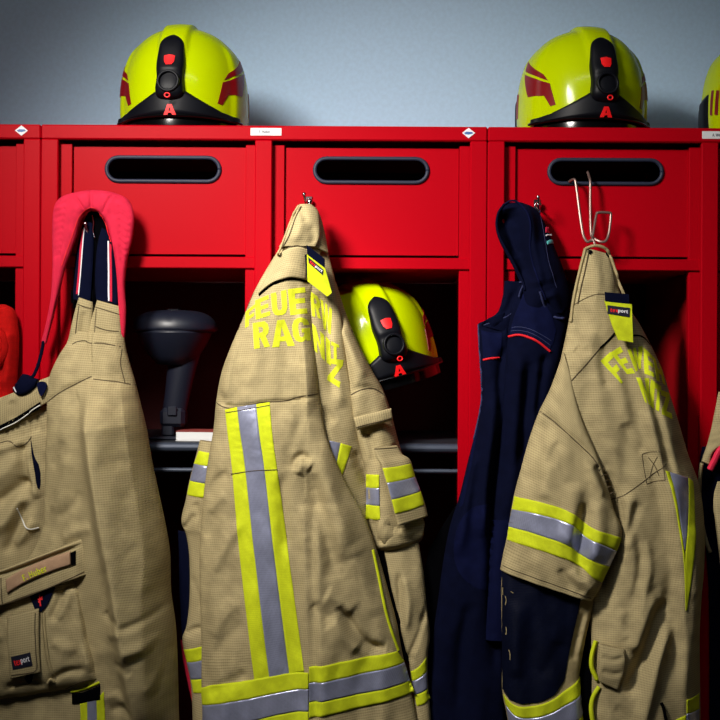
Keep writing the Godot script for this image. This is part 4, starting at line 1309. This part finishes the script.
	tri_band(bp.node, deep(c, 0.105), bp.z, [[309.5, 663.5, 330, 661, 360, 658, 398, 655.5], [309.5, 680, 330, 677.5, 360, 674, 405.5, 668.5], [309.5, 699.5, 335, 696, 370, 692.5, 411, 687.5], [309.5, 714.5, 335, 710.5, 375, 705, 416, 699.5]], 2.2)
	cord(bp.node, "side_piping", deep(c, 0.105), [373, 552, 379, 580, 385, 610, 391, 632, 399, 655], 3.0, M.neon, bp.z, 1.0)
	cord(bp.node, "side_piping", deep(c, 0.105), [376, 566, 386, 601, 394, 632, 403, 663], 1.6, M.neon, func(x, y): return 50.0)
	seam(bp.node, deep(c, 0.105), bp.z, [213, 403, 224, 408, 240, 407, 256, 403.5, 272, 401, 290, 400.5, 302, 396, 318, 394], 0.55)
	seam(bp.node, deep(c, 0.105), bp.z, [252, 258 + 34, 246, 306, 236, 330], 0.3)
	# yoke flap, with the shadow beneath it painted as a black strip
	var yk := band(bp.node, "yoke_flap", deep(c, 0.105), bp.z, [273, 257, 285, 249.5, 297, 246.5, 308, 248], [257.5, 293.5, 270, 284, 281, 279.5, 293, 277.5, 306, 279.5], M.tan, 6.5, 0.5)
	band(bp.node, "painted_yoke_shadow", deep(c, 0.105), bp.z, [258, 292, 270, 283, 281, 278.5, 293, 276.5, 307, 278.5], [258, 295.5, 270, 286, 281, 281.5, 293, 279.3, 307, 281.5], M.black_cloth, 2.2)
	seam(yk, deep(c, 0.105), func(x, y): return bp.z.call(x, y) + 6.5, [284, 249.5, 291, 246.5, 298, 245.3, 306, 248], 0.4)
	# collar
	var col := sheet(r, "collar", c, [[298.5, 203.5, 311, 203, 8, 74, 70], [296, 209, 318, 210, 14, 78, 70], [291, 221, 320, 222, 16, 84, 74], [284, 237, 320, 236, 14, 88, 80], [279, 247, 315, 247, 6, 90, 88]], M.tan, {"wr": 1.2, "t": 6, "cr": [[-7, 2.5, 3.5, [299, 207, 303, 213, 306, 224]], [-5, 3, 3, [310, 226, 313, 236, 312, 244]], [5, 4, 4, [303, 215, 300, 230, 296, 242]]]})
	cord(col.node, "collar_piping", c, [298.5, 205, 293, 215, 285.5, 236, 277, 258], 2.2, M.tan_plain, col.z, 1.5)
	cord(col.node, "collar_piping", c, [301, 206, 296, 217, 289.5, 236, 283, 247], 1.3, M.thread, col.z, 0.5)
	var cs := sheet(r, "collar_stand", c, [[311, 203.5, 316, 207, 6, 70, 60], [312, 212, 320.5, 216, 9, 74, 56], [311, 228, 325, 234, 10, 78, 54], [312, 246, 328, 252, 6, 82, 56]], M.tan, {"wr": 1.4, "t": 6, "cr": [[-6, 2.5, 2.5, [313, 222, 318, 216, 319, 210]], [5, 3, 3, [312, 232, 318, 236, 321, 243]]]})
	cord(cs.node, "hanger_loop", c, [302, 207, 78, 306, 204, 76, 311, 206, 78], 1.8, M.tan_plain)
	patch(cs.node, "collar_hole_shade", c, cs.z, [314.5, 216, 318, 212.5, 319.3, 218, 317.5, 224.5, 314.8, 222], M.black_cloth, 0.8, 1)  # black patch stands in for the shade inside the collar
	# shoulder tag
	var tz := plane(Vector3(308, 250, 112), Vector3(325, 266, 102), Vector3(330, 293, 102))
	var tag := patch(r, "shoulder_tag", c, tz, [307.5, 255, 325, 268, 332, 293, 327.5, 297, 308, 282], M.neon, 2.5, 0, 3.0)
	patch(tag, "tag_strap", c, tz, [307, 245.8, 325, 259.5, 325, 268.5, 308, 255.8], M.navy, 3.5, 0, 3.0)
	patch(tag, "tag_edge", c, tz, [305.5, 256, 307.5, 255, 308.8, 281.5, 307, 280], M.navy, 2.0, 0, 3.0)
	maker_label(tag, c, tz, [308.7, 258, 323.8, 270.5, 323.2, 276, 309.2, 264], 3.2)

func fleece_jacket() -> void:
	var c := garment("fleece_jacket", "navy blue fleece jacket with red shoulder piping hung beside the red locker post", "jacket", 537, 203, 0.04)
	var r: Node3D = c.root
	var lf := sheet(r, "front_panel", c, [[479.5, 323, 506, 312, 6, 18, 20], [480, 335, 510, 335, 12, 18, 20], [481.5, 360, 511, 360, 15, 16, 22], [483, 392, 511, 392, 18, 14, 24], [480.5, 412, 509, 412, 20, 13, 24], [475.5, 437, 506, 437, 22, 12, 24], [468.5, 465, 503, 465, 24, 12, 24], [460.5, 498, 500, 498, 26, 12, 24], [451, 528, 498, 530, 28, 12, 24], [444.5, 562, 498, 564, 28, 12, 24], [439, 602, 500, 602, 28, 12, 24], [434, 640, 503, 640, 26, 12, 24], [430.5, 690, 505, 690, 26, 12, 24], [429, 748, 506, 748, 26, 12, 24]], M.navy, {"wr": 2.4, "t": 8, "cr": [
		[-10, 5, 5, [484, 322, 494, 330, 506, 326]], [-6, 4, 4, [505, 345, 500, 380, 502, 420]], [8, 7, 7, [494, 390, 490, 440, 484, 490, 482, 540]], [-10, 6, 6, [506, 420, 498, 470, 494, 530, 494, 600, 496, 680]], [6, 6, 6, [476, 450, 466, 500, 456, 560]], [-5, 6, 6, [470, 600, 462, 650, 458, 720]]]})
	cord(lf.node, "zip_edge", c, [479.5, 324, 480.3, 345, 482.5, 375, 483, 395, 480.5, 414, 475, 440], 2.0, M.navy_thread, lf.z, 0.0)
	for k in 26:
		var y := 330.0 + k * 2.7
		var x := 479.6 + (y - 330.0) * 0.052
		cord(lf.node, "zip_tooth", c, [x - 0.9, y, 18, x + 0.6, y, 18], 1.0, M.navy_thread, null, 0.0, 5, false)
	cord(lf.node, "red_piping", c, [484, 360, 490, 358.6, 500, 357.8], 2.3, M.cord_red, lf.z, 1.0)
	band(lf.node, "shoulder_patch", c, lf.z, [482, 330, 492, 332, 503, 333], [484, 359, 492, 358, 502, 357], M.navy_blue, 0.8)
	patch(lf.node, "pocket_patch", c, lf.z, [484, 503, 474, 506, 464, 513, 457, 526, 453.5, 545, 454.5, 562, 460, 575, 470, 584, 482, 589, 490, 590, 490, 504], M.navy_blue, 1.2, 1)
	for q in [[476, 507.5, 466, 514, 459, 527, 455.5, 545, 456.5, 561, 461.5, 573, 471, 582, 482, 587], [479, 511, 469, 517, 462, 529, 458.5, 546, 459.5, 560, 464, 570, 473, 578, 482, 583]]:
		seam(lf.node, c, lf.z, q, 0.35, M.navy_thread)
	patch(lf.node, "front_trim", c, lf.z, [477.5, 428, 479.5, 428, 471, 468, 463, 504, 459.5, 508, 462, 494, 470, 462], M.navy_blue, 1.0)
	# sleeve that hangs in front
	var sl := sheet(r, "sleeve", c, [[520, 285, 566, 285, 14, 22, 14], [512, 310, 571, 305, 20, 24, 16], [508.5, 335, 567, 338, 24, 26, 18], [506, 365, 561, 370, 26, 28, 18], [503.5, 400, 553, 405, 28, 28, 18], [500, 450, 543, 452, 30, 28, 18], [495.5, 500, 533, 502, 30, 28, 18], [491, 545, 525, 545, 30, 28, 18], [487, 590, 519, 592, 28, 28, 18], [483.5, 641, 516, 641, 24, 28, 18]], M.navy, {"wr": 2.0, "cr": [
		[6, 8, 8, [520, 345, 516, 400, 512, 460, 506, 520]], [-6, 6, 6, [528, 360, 526, 410, 520, 470]], [6, 6, 6, [538, 360, 534, 400, 528, 440]], [-8, 4, 4, [546, 352, 540, 380, 536, 420]]]})
	patch(sl.node, "shoulder_patch", c, sl.z, [526.5, 287, 533, 280, 538, 292, 545, 304, 552, 316, 556, 330, 553, 342, 549, 350, 540, 342, 528, 336.2, 518, 333.8, 509.5, 334.5, 514, 318, 520, 303], M.navy_blue, 1.4)
	cord(sl.node, "red_piping", c, [509, 336.5, 518, 335, 528, 337.5, 538, 342.5, 549.5, 351.5], 2.4, M.cord_red, sl.z, 2.0)
	for q in [[511, 331, 519, 330.5, 529, 332.8, 540, 338.5, 550, 345.5], [512, 327.5, 520, 327, 530, 329.5, 541, 335, 551, 341]]:
		seam(sl.node, c, func(x, y): return sl.z.call(x, y) + 1.4, q, 0.35, M.navy_thread)
	patch(sl.node, "cuff_panel", c, sl.z, [492, 520, 515, 519, 522, 519, 515, 580, 514, 640, 484.5, 640, 487, 590, 490, 550], M.navy_blue, 1.2)
	seam(sl.node, c, sl.z, [494, 521.5, 506, 520.5, 521, 520.5], 0.4, M.navy_thread)
	seam(sl.node, c, sl.z, [484.5, 637, 500, 637, 514, 637], 0.4, M.navy_thread)
	# hood hanging open at the hook
	var hd := sheet(r, "hood", c, [[507, 201, 523, 200.5, 8, 14, 12], [499.5, 210, 538, 207, 18, 16, 10], [497, 226, 547.5, 222, 26, 18, 10], [500.5, 240, 554, 238, 30, 20, 10], [507, 253, 559.5, 252, 32, 22, 10], [514, 266, 565, 266, 32, 24, 12], [520, 280, 570, 282, 30, 26, 14], [524, 296, 572, 298, 24, 30, 16], [524, 312, 570, 314, 12, 32, 18]], M.navy, {"wr": 1.2, "step": 1.6, "t": 6, "cr": [
		[-20, 9, 11, [510, 206, 513, 222, 519, 240, 526, 262, 531, 284]], [-14, 6, 7, [504, 212, 506, 224, 512, 238, 520, 258]], [10, 6, 6, [524, 204, 530, 220, 531, 245, 535, 268, 541, 288]],
		[9, 6, 6, [548, 290, 557, 310, 563, 316]], [-9, 5, 5, [546, 298, 552, 312, 558, 324]], [6, 5, 5, [542, 240, 546, 262, 552, 284]], [4, 3, 3, [516, 222, 518, 238, 521, 250]]]})
	cord(hd.node, "hood_rim", c, [505.5, 203, 499.5, 212, 497.8, 226, 501.5, 239, 508, 251, 515.5, 264, 522, 278, 525, 290], 2.6, M.navy, hd.z, 2.0)
	cord(hd.node, "hood_rim", c, [506, 203, 512, 199.5, 519, 201, 526, 211, 529.5, 225, 529.5, 248, 533, 266, 538, 284, 545, 300], 2.0, M.navy_blue, hd.z, 2.5)
	cord(hd.node, "hood_cord", c, [539, 292, 543, 303, 550, 314, 558, 318, 566, 318], 2.4, M.navy_thread, hd.z, 1.5)
	cord(hd.node, "zip_edge", c, [520, 282, 524, 283, 521, 290, 519, 297], 1.6, M.navy_thread, hd.z, 2.0)
	seam(hd.node, c, hd.z, [541, 205, 545, 235, 548, 262, 556, 288], 0.4, M.navy_thread)
	band(hd.node, "teal_stripe", c, hd.z, [547, 241, 551, 239, 555, 238.5], [547.3, 244.5, 551, 243.2, 555.6, 242.5], M.teal, 1.5)
	band(hd.node, "white_stripe", c, hd.z, [546.5, 234.5, 550, 233, 553.5, 233], [546.7, 236, 550, 234.6, 553.9, 234.6], M.label_white, 1.5)
	band(hd.node, "red_stripe", c, hd.z, [547, 226, 549, 225.6, 550.5, 226], [546.5, 232, 549, 231.6, 551.5, 232], M.pink, 1.5)
	var cl := sheet(r, "collar", c, [[506, 280, 525, 281, 6, 16, 18], [504, 297, 521, 297, 9, 15, 20], [499, 312, 516, 312, 10, 13, 20], [488, 319, 513, 323, 10, 12, 20], [480.5, 325, 511, 334, 6, 13, 20]], M.navy, {"wr": 1.4, "t": 6, "cr": [[-6, 3, 4, [516, 290, 508, 310, 494, 320]]]})
	seam(cl.node, c, cl.z, [519, 296, 512, 313, 498, 320, 484, 325], 0.4, M.navy_thread)
	# black sheet standing in for an unidentified dark shape low behind the sleeve
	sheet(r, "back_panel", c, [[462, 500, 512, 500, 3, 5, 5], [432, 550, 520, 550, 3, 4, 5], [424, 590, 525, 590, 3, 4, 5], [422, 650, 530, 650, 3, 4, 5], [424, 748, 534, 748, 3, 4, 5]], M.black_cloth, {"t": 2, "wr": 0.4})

func east_jacket() -> void:
	var c := garment("turnout_jacket", "tan firefighter jacket hung from the bent wire hanger, its navy elbow patch towards the viewer", "jacket", 598, 246, 0.11, "tan firefighter jackets on the hooks")
	var r: Node3D = c.root
	var tp := sheet(r, "back_panel", deep(c, 0.085), [
		[586, 247, 611, 253, 10, 62, 60], [580.5, 268, 617.5, 273, 22, 66, 62], [574, 295, 625, 298, 32, 70, 62], [569, 325, 643, 325, 40, 74, 60], [560, 365, 664, 366, 48, 78, 56], [552, 398, 674, 396, 52, 80, 54], [556, 430, 683, 424, 54, 82, 52],
		[575, 462, 694, 456, 56, 86, 40], [594, 495, 706, 488, 58, 88, 36], [598, 530, 711, 525, 58, 88, 34], [594, 570, 711, 566, 58, 86, 34], [590, 605, 708, 600, 58, 84, 34], [590, 640, 706, 640, 58, 84, 34], [590, 690, 707, 690, 58, 84, 34], [590, 748, 708, 748, 58, 84, 34]], M.tan, {"wr": 2.2, "p": 1.8, "cr": [
		[13, 30, 8, [625, 330, 633, 365, 643, 400, 653, 440, 664, 485, 673, 530, 680, 590, 684, 660, 685, 745]], [-8, 4, 10, [632, 335, 641, 372, 651, 408, 661, 446, 671, 486]],
		[-16, 7, 7, [598, 468, 610, 505, 611, 545, 604, 580, 598, 610]], [-11, 7, 8, [664, 595, 650, 628, 636, 662, 624, 692]], [10, 8, 8, [652, 590, 636, 622, 628, 648]], [8, 7, 7, [668, 620, 654, 655, 642, 700, 636, 730]],
		[-4, 4, 4, [630, 530, 636, 552, 634, 575, 628, 600]], [4, 4, 4, [640, 535, 645, 560, 640, 590, 632, 615]], [-3, 3, 4, [650, 580, 654, 600, 650, 625]],
		[-6, 5, 5, [604, 345, 600, 365, 605, 390]], [6, 7, 7, [590, 330, 584, 352, 574, 372]], [5, 6, 6, [612, 360, 618, 395, 626, 430]], [-5, 5, 5, [620, 420, 628, 440, 640, 452]],
		[6, 6, 6, [626, 490, 620, 520, 622, 550]], [-6, 5, 5, [634, 498, 628, 520, 618, 540]], [-4, 4, 4, [612, 700, 622, 712, 640, 716]], [5, 5, 5, [622, 636, 616, 620, 620, 604]], [-5, 4, 4, [588, 350, 580, 352, 574, 348]], [4, 8, 8, [690, 520, 694, 560, 693, 600]]]})
	for q in [["F", [598, 361, 608, 352, 622, 379, 617, 383.5]], ["E", [608, 352.5, 618, 346.5, 631, 373, 623.5, 374]]]:
		letter(tp.node, q[0], deep(c, 0.085), tp.z, q[1], M.neon)
	for q in [["W", [624.5, 350, 640.5, 346, 639.5, 367, 630, 372.5]], ["E", [641, 347.5, 651, 355.5, 650, 377, 641, 373.5]], ["H", [651.5, 355.5, 662.5, 366.5, 666.5, 385.5, 652.5, 380]], ["N", [631.5, 377, 645, 378, 645.5, 404.5, 640, 401.5]], ["I", [646.5, 378.5, 650.5, 381.5, 650, 408, 645.8, 405.5]], ["T", [650.5, 382, 659, 386, 657.5, 412, 649.5, 408]], ["Z", [657.5, 389.5, 671, 393, 671, 419, 657.5, 413.5]]]:
		letter(tp.node, q[0], deep(c, 0.085), tp.z, q[1], M.neon)
	seam(tp.node, deep(c, 0.085), tp.z, [612, 333, 602, 344, 594, 352, 575, 374, 558, 393, 546, 406], 0.6)
	seam(tp.node, deep(c, 0.085), tp.z, [574, 305, 580, 301, 588, 297, 596, 294.5, 603, 294.5], 0.45)
	band(tp.node, "painted_yoke_shadow", deep(c, 0.085), tp.z, [597, 347.5, 604, 341, 612.5, 332.5], [598, 349, 605, 343, 613, 335], M.black_cloth, 1.0)  # shadow under the flap edge painted as black strips, here and next
	band(tp.node, "painted_yoke_shadow", deep(c, 0.085), tp.z, [631.5, 334.5, 638, 334.8, 645, 337.5, 652, 344], [631.5, 336.6, 638, 336.6, 645, 339.5, 651.5, 346], M.black_cloth, 1.0)
	for q in [[638, 453, 646, 450.5, 655, 450], [655, 450, 657.5, 464, 659, 478], [659, 478, 650, 479.5, 642, 482], [642, 482, 639.5, 467, 638, 453], [644, 456, 650, 464, 654, 474], [652, 455, 648, 465, 645, 477]]:
		seam(tp.node, deep(c, 0.085), tp.z, q, 0.35)
	seam(tp.node, deep(c, 0.085), tp.z, [610, 500, 630, 486, 646, 474, 662, 462], 0.45)
	# upright tape that narrows to a point
	band(tp.node, "yellow_tape", deep(c, 0.085), tp.z, [660, 468.5, 667.5, 500, 673, 530, 678, 560, 681, 607], [664.8, 470, 670.5, 500, 675.5, 530, 679.5, 560, 681.6, 607], M.neon, 1.6)
	band(tp.node, "silver_tape", deep(c, 0.085), tp.z, [664.8, 470, 670.5, 500, 675.5, 530, 678.2, 546], [686.5, 477, 684, 505, 681, 530, 679.2, 546], M.silver, 1.8)
	band(tp.node, "yellow_tape", deep(c, 0.085), tp.z, [686.5, 477, 684, 505, 681, 530, 679.5, 560, 681.2, 607], [693.6, 481.5, 692.4, 510, 690.7, 540, 686.5, 578, 682.5, 607], M.neon, 1.6)
	tri_band(tp.node, deep(c, 0.085), tp.z, [[684.5, 697.5, 692, 697.5, 703, 697], [684.7, 711.5, 692, 712, 703, 712.5], [685, 730, 692, 730, 703, 730], [685, 746, 692, 746, 703, 746]])
	band(tp.node, "yellow_tape", deep(c, 0.085), tp.z, [672, 718, 678, 715, 684, 713], [672, 730, 678, 729, 684, 727], M.neon, 1.6)
	cord(tp.node, "zip_pull", deep(c, 0.085), [657, 698, 659.5, 704, 661, 711, 663.5, 719], 3.0, M.black_cloth, tp.z, 2.0)
	# pocket and front edge, low on the left
	var po := sheet(r, "hand_pocket", deep(c, 0.12), [[598, 643, 624, 648, 6, 124, 124], [597, 655, 626, 657, 12, 124, 124], [597, 670, 624, 672, 12, 122, 122], [599, 681, 618, 690, 5, 120, 122]], M.tan, {"wr": 1.8, "p": 4.0, "t": 7, "cr": [[-4, 2.5, 2.5, [600, 654, 610, 658, 622, 655]], [-4, 2.5, 2.5, [600, 668, 610, 672, 620, 671]]]})
	seam(po.node, deep(c, 0.12), po.z, [622, 650, 623.5, 660, 621, 674], 0.45)
	cord(r, "front_piping", deep(c, 0.12), [597, 642, 110, 593, 655, 112, 592.5, 668, 112, 598, 681, 112], 4.5, M.neon)
	cord(r, "front_piping", deep(c, 0.12), [600, 688, 112, 594, 698, 112, 592, 710, 112, 594, 726, 112], 4.5, M.neon)
	sheet(r, "dark_infill", deep(c, 0.12), [[586, 620, 602, 624, 6, 70, 92], [584, 650, 600, 652, 6, 70, 92], [582, 690, 600, 692, 6, 70, 92], [582, 746, 598, 746, 6, 70, 92]], M.black_cloth, {"t": 5})  # black sheet filling the dark area between sleeve and body
	# sleeve in front
	var lo := sheet(r, "lower_sleeve", deep(c, 0.115), [[504, 566, 602, 590, 26, 88, 86], [503, 590, 598.5, 604, 32, 88, 84], [503.5, 625, 591, 630, 34, 86, 84], [504, 660, 585, 662, 34, 86, 84], [504, 694, 582, 682, 32, 86, 86], [508, 716, 584, 704, 30, 86, 86], [514, 748, 587, 742, 28, 86, 86]], M.tan_plain, {"wr": 2.0, "cr": [[-5, 4, 4, [586, 610, 578, 640, 574, 664]], [5, 4, 4, [592, 606, 586, 630, 578, 660]], [-4, 3, 3, [580, 634, 586, 642, 590, 640]], [5, 9, 9, [520, 600, 514, 640, 516, 680]], [-5, 8, 8, [560, 640, 552, 660, 540, 676]]]})
	patch(lo.node, "elbow_patch", deep(c, 0.115), lo.z, [503, 572, 530, 579, 560, 587, 582, 593, 577, 618, 570, 650, 564.5, 680, 554, 694, 538, 702, 522, 704, 510, 701, 504, 693], M.navy_coated, 2.0)
	for q in [[506, 597, 506.8, 601, 506, 606], [506.5, 628, 507, 632, 506.4, 636], [509, 650, 510, 655, 510, 660], [511, 592, 513.5, 593.5]]:
		seam(lo.node, deep(c, 0.115), func(x, y): return lo.z.call(x, y) + 2.0, q, 0.3, M.tan_plain)
	tri_band(lo.node, deep(c, 0.115), lo.z, [[504.5, 697, 514, 705.5, 530, 706.5, 548, 701, 565, 691, 582.5, 680.5], [507, 708, 516, 717, 531, 718.5, 549, 714, 566, 705, 583, 697], [511, 730, 520, 736, 534, 737, 552, 733, 568, 725, 585, 718], [513, 741, 522, 746, 536, 747, 553, 744, 570, 738, 586, 733]], 2.4)
	var up := sheet(r, "sleeve", deep(c, 0.115), [[566, 352, 574, 392, 10, 86, 104], [553, 388, 586, 428, 24, 86, 112], [541, 413, 598, 458, 34, 86, 116], [531, 441, 606, 482, 40, 86, 116], [523, 470, 613.5, 508, 44, 86, 114], [515.5, 499, 621.5, 537, 46, 86, 112], [508.5, 540, 603, 581.5, 46, 86, 110], [505, 556, 600, 590, 46, 86, 108], [502, 572, 592, 601, 42, 86, 108]], M.tan, {"wr": 2.4, "p": 2.8, "cr": [
		[-10, 6, 6, [584, 500, 580, 525, 577, 548, 580, 580]], [8, 9, 9, [572, 480, 568, 512, 562, 545]], [7, 8, 8, [590, 500, 594, 530, 590, 560]], [-8, 2.5, 3, [593, 463, 598, 472, 605, 486, 612, 500]],
		[5, 4, 4, [586, 462, 592, 478, 602, 496]], [-5, 8, 8, [548, 420, 536, 452, 528, 486]], [6, 9, 9, [556, 430, 546, 470, 538, 500]], [-6, 5, 5, [560, 440, 552, 450, 546, 466]], [-4, 3, 3, [542, 412, 560, 428, 578, 444, 596, 464]],
		[6, 6, 6, [568, 566, 580, 578, 592, 588]], [-5, 4, 4, [556, 566, 568, 580, 582, 592]]]})
	tri_band(up.node, deep(c, 0.115), up.z, [[516, 497.5, 530, 499, 544, 502, 558, 506, 571, 512, 580, 519, 589, 525.5, 604, 531, 621, 537], [513.5, 510.5, 530, 511.5, 544.5, 514.5, 556, 517.5, 568, 522, 576, 528.5, 585, 536, 596, 540.5, 615.5, 550], [510, 528, 527, 530.5, 544.5, 535.5, 556, 539, 567.5, 544.5, 576, 551, 583, 555, 592, 559, 609, 565.5], [508.5, 541, 526, 545, 544.5, 550, 556, 554, 566, 557.5, 574, 562, 580.5, 566, 590, 575, 601, 581.5]], 1.8)
	seam(up.node, deep(c, 0.115), up.z, [541.5, 412, 552, 420, 562, 429, 572, 438.5, 580, 446, 590, 456, 597, 466], 0.55)
	seam(up.node, deep(c, 0.115), up.z, [504, 567, 520, 572, 545, 580, 570, 589, 590, 597], 0.45)
	for k in 5:
		seam(up.node, deep(c, 0.115), up.z, [597 + k * 3.2, 470 + k * 6.0, 600 + k * 3.0, 468 + k * 6.0, 602.5 + k * 3.0, 468.5 + k * 6.2], 0.4)
	# collar
	cord(tp.node, "collar_piping", deep(c, 0.085), [587, 248, 582, 266, 577, 286, 573, 306, 571, 322], 3.2, M.tan_plain, tp.z, 3.0)
	cord(tp.node, "collar_piping", deep(c, 0.085), [590, 250, 586, 268, 581, 288, 577.5, 304], 1.4, M.thread, tp.z, 1.0)
	cord(tp.node, "collar_piping", deep(c, 0.085), [587, 248, 594, 245.5, 602, 246, 609, 250, 613.5, 259, 618, 273, 622, 286, 627, 297], 3.0, M.tan_plain, tp.z, 3.0)
	patch(tp.node, "collar_hole_shade", deep(c, 0.085), tp.z, [588, 250, 592, 249, 594, 252, 590, 255], M.black_cloth, 2.0, 1)  # black patches paint the shade in the collar folds, here and next
	patch(tp.node, "collar_hole_shade", deep(c, 0.085), tp.z, [607, 251, 611, 252, 612, 257, 608.5, 256], M.black_cloth, 2.0, 1)
	# shoulder tag
	var tz := plane(Vector3(605, 300, 116), Vector3(631, 303, 112), Vector3(620, 342, 132))
	var tag := patch(r, "shoulder_tag", deep(c, 0.115), tz, [604.3, 301, 631.8, 304.3, 631, 342.5, 616.3, 340, 611, 326, 607, 312], M.neon, 2.5, 0, 3.0)
	patch(tag, "tag_strap", deep(c, 0.115), tz, [605.2, 292, 629.3, 294, 629.3, 304, 605, 301.5], M.navy, 3.0, 0, 3.0)
	maker_label(tag, deep(c, 0.115), tz, [606.8, 305.3, 629.5, 308, 628.5, 317.3, 606.8, 313.8], 4.0)

func edge_things() -> void:
	# red towel in the left locker
	var c := garment("towel", "red terry towel rolled over a hook at the left edge, above the trousers' waistband", "towel", 0, 300, 0.0)
	var r: Node3D = c.root
	var tw := sheet(r, "hanging_cloth", c, [[-30, 305, 6, 304.5, 12, 3, 3], [-30, 311, 15.5, 311, 18, 3, 3], [-30, 328, 19, 328, 22, 3, 3], [-30, 350, 19.5, 350, 22, 3, 3], [-30, 375, 18, 375, 22, 3, 3], [-30, 398, 16, 398, 18, 3, 3], [-30, 408, 14, 408, 14, 3, 3]], M.terry, {"wr": 1.6, "t": 3, "cr": [[7, 5, 5, [12, 330, 12, 360, 6, 390]], [-6, 4, 4, [6, 362, 4, 380, 2, 400]]]})
	cord(tw.node, "rolled_edge", c, [-14, 332, 24, -2, 332.5, 26, 5.5, 336, 26, 8.5, 345, 26, 6, 356, 26, 0, 364, 24, -12, 370, 22], 10.0, M.terry)
	cord(tw.node, "rolled_edge", c, [-14, 336, 29, -3, 337, 31, 3, 341, 31, 5, 347, 31, 3, 354, 29, -3, 360, 29, -14, 364, 27], 7.0, M.terry)
	patch(tw.node, "roll_hollow_shade", c, plane(Vector3(0, 340, 30), Vector3(5, 340, 30), Vector3(0, 360, 30)), [-14, 339, -2, 340, 2.5, 345, 2, 352, -4, 358, -14, 362], M.black_cloth, 1.0, 1, 2.0)  # black patch paints the shade inside the towel roll
	# jacket cut off by the right edge
	var g := garment("turnout_jacket", "tan firefighter jacket with pink collar piping, mostly cut off by the right edge", "jacket", 735, 395, 0.06, "tan firefighter jackets on the hooks")
	var q: Node3D = g.root
	sheet(q, "dark_lining", g, [[707, 448, 790, 440, 6, 26, 26], [704.5, 466, 790, 460, 6, 22, 22], [705, 482, 790, 480, 6, 12, 14], [708, 518, 790, 516, 6, 8, 10], [714, 556, 790, 556, 6, 8, 10], [717, 620, 790, 620, 6, 8, 10], [717, 748, 790, 748, 6, 8, 10]], M.navy, {"wr": 1.4, "t": 6})
	sheet(q, "collar", g, [[721, 392, 790, 390, 10, 44, 44], [716.5, 415, 790, 408, 16, 44, 44], [713, 432, 790, 424, 18, 44, 44], [708, 450, 722, 446, 10, 44, 50], [704, 462, 712, 466, 6, 44, 46]], M.tan, {"wr": 1.4})
	cord(q, "pink_piping", g, [711, 470, 52, 715, 461, 56, 719, 452, 58, 724, 446, 58], 6.5, M.pink)
	cord(q, "lining_edge", g, [704, 464, 46, 703.7, 480, 34, 706, 505, 17, 708.5, 525, 15, 713, 545, 15, 717, 556, 16], 4.0, M.tan_plain)
	sheet(q, "sleeve", g, [[719, 482, 790, 482, 10, 50, 50], [715.5, 495, 790, 495, 16, 50, 50], [715, 510, 790, 510, 18, 50, 50], [717, 525, 790, 525, 16, 50, 50], [724, 600, 790, 600, 16, 50, 50], [726, 748, 790, 748, 16, 50, 50]], M.tan, {"wr": 2.2})

func coat_hook(x: float, y: float, label: String) -> void:
	# chrome double hook screwed to the drawer front
	var p := spot(x, y, -0.006)
	p.z = -0.026
	var t := thing("coat_hook", label, "hook", p, "chrome coat hooks on the drawer fronts")
	put(t, "back_plate", box(Vector3(-0.006, -0.016, 0.0), Vector3(0.008, 0.012, 0.003), 0.0012), M.chrome)
	put(t, "arm", tube_mesh([Vector3(0.002, -0.004, 0.002), Vector3(0.001, -0.010, 0.024), Vector3(-0.001, -0.013, 0.042), Vector3(-0.004, -0.004, 0.058), Vector3(-0.006, 0.008, 0.062)], 0.0026, 10, 0.002), M.chrome)
	var ball := put(t, "tip", lathe_mesh([[0.0, -0.004], [0.0028, -0.0028], [0.004, 0.0], [0.0028, 0.0028], [0.0, 0.004]], 16), M.chrome)
	ball.position = Vector3(-0.006, 0.008, 0.062)
	var knob := put(t, "knob", lathe_mesh([[0.0, -0.007], [0.005, -0.005], [0.007, 0.0], [0.005, 0.005], [0.0, 0.007]], 20), M.chrome)
	knob.position = Vector3(0.003, 0.0, 0.010)

func hooks() -> void:
	coat_hook(308, 201, "chrome coat hook above the tan jacket with yellow lettering, middle locker")
	coat_hook(538, 204, "chrome coat hook above the navy fleece jacket")
	coat_hook(93, 230, "chrome coat hook under the arch of the red trouser harness")
	var c := garment("wire_hanger", "bent steel wire hanger hung from the locker slot, holding a tan jacket", "hanger", 592, 180, 0.03)
	var r: Node3D = c.root
	cord(r, "hanger_wire", c, [573.5, 178, -20, 575.5, 177, -6, 577.5, 178.5, 4, 579, 190, 8, 580.6, 207, 14, 582.4, 226, 22, 584, 237, 30, 587, 242.5, 40, 591, 240, 46, 593, 246, 52], 2.7, M.wire)
	cord(r, "hanger_wire", c, [592.5, 168, -20, 592.8, 174, -8, 592.8, 180, 4, 592.2, 200, 10, 591.5, 232, 24, 593.5, 238, 32, 599, 242, 40, 604.5, 241.5, 40, 608.5, 233, 34, 611, 215.5, 28, 609.5, 212.8, 28, 598.5, 212.5, 28, 596.3, 216, 28, 592.3, 236, 34, 590, 242, 46], 2.7, M.wire)
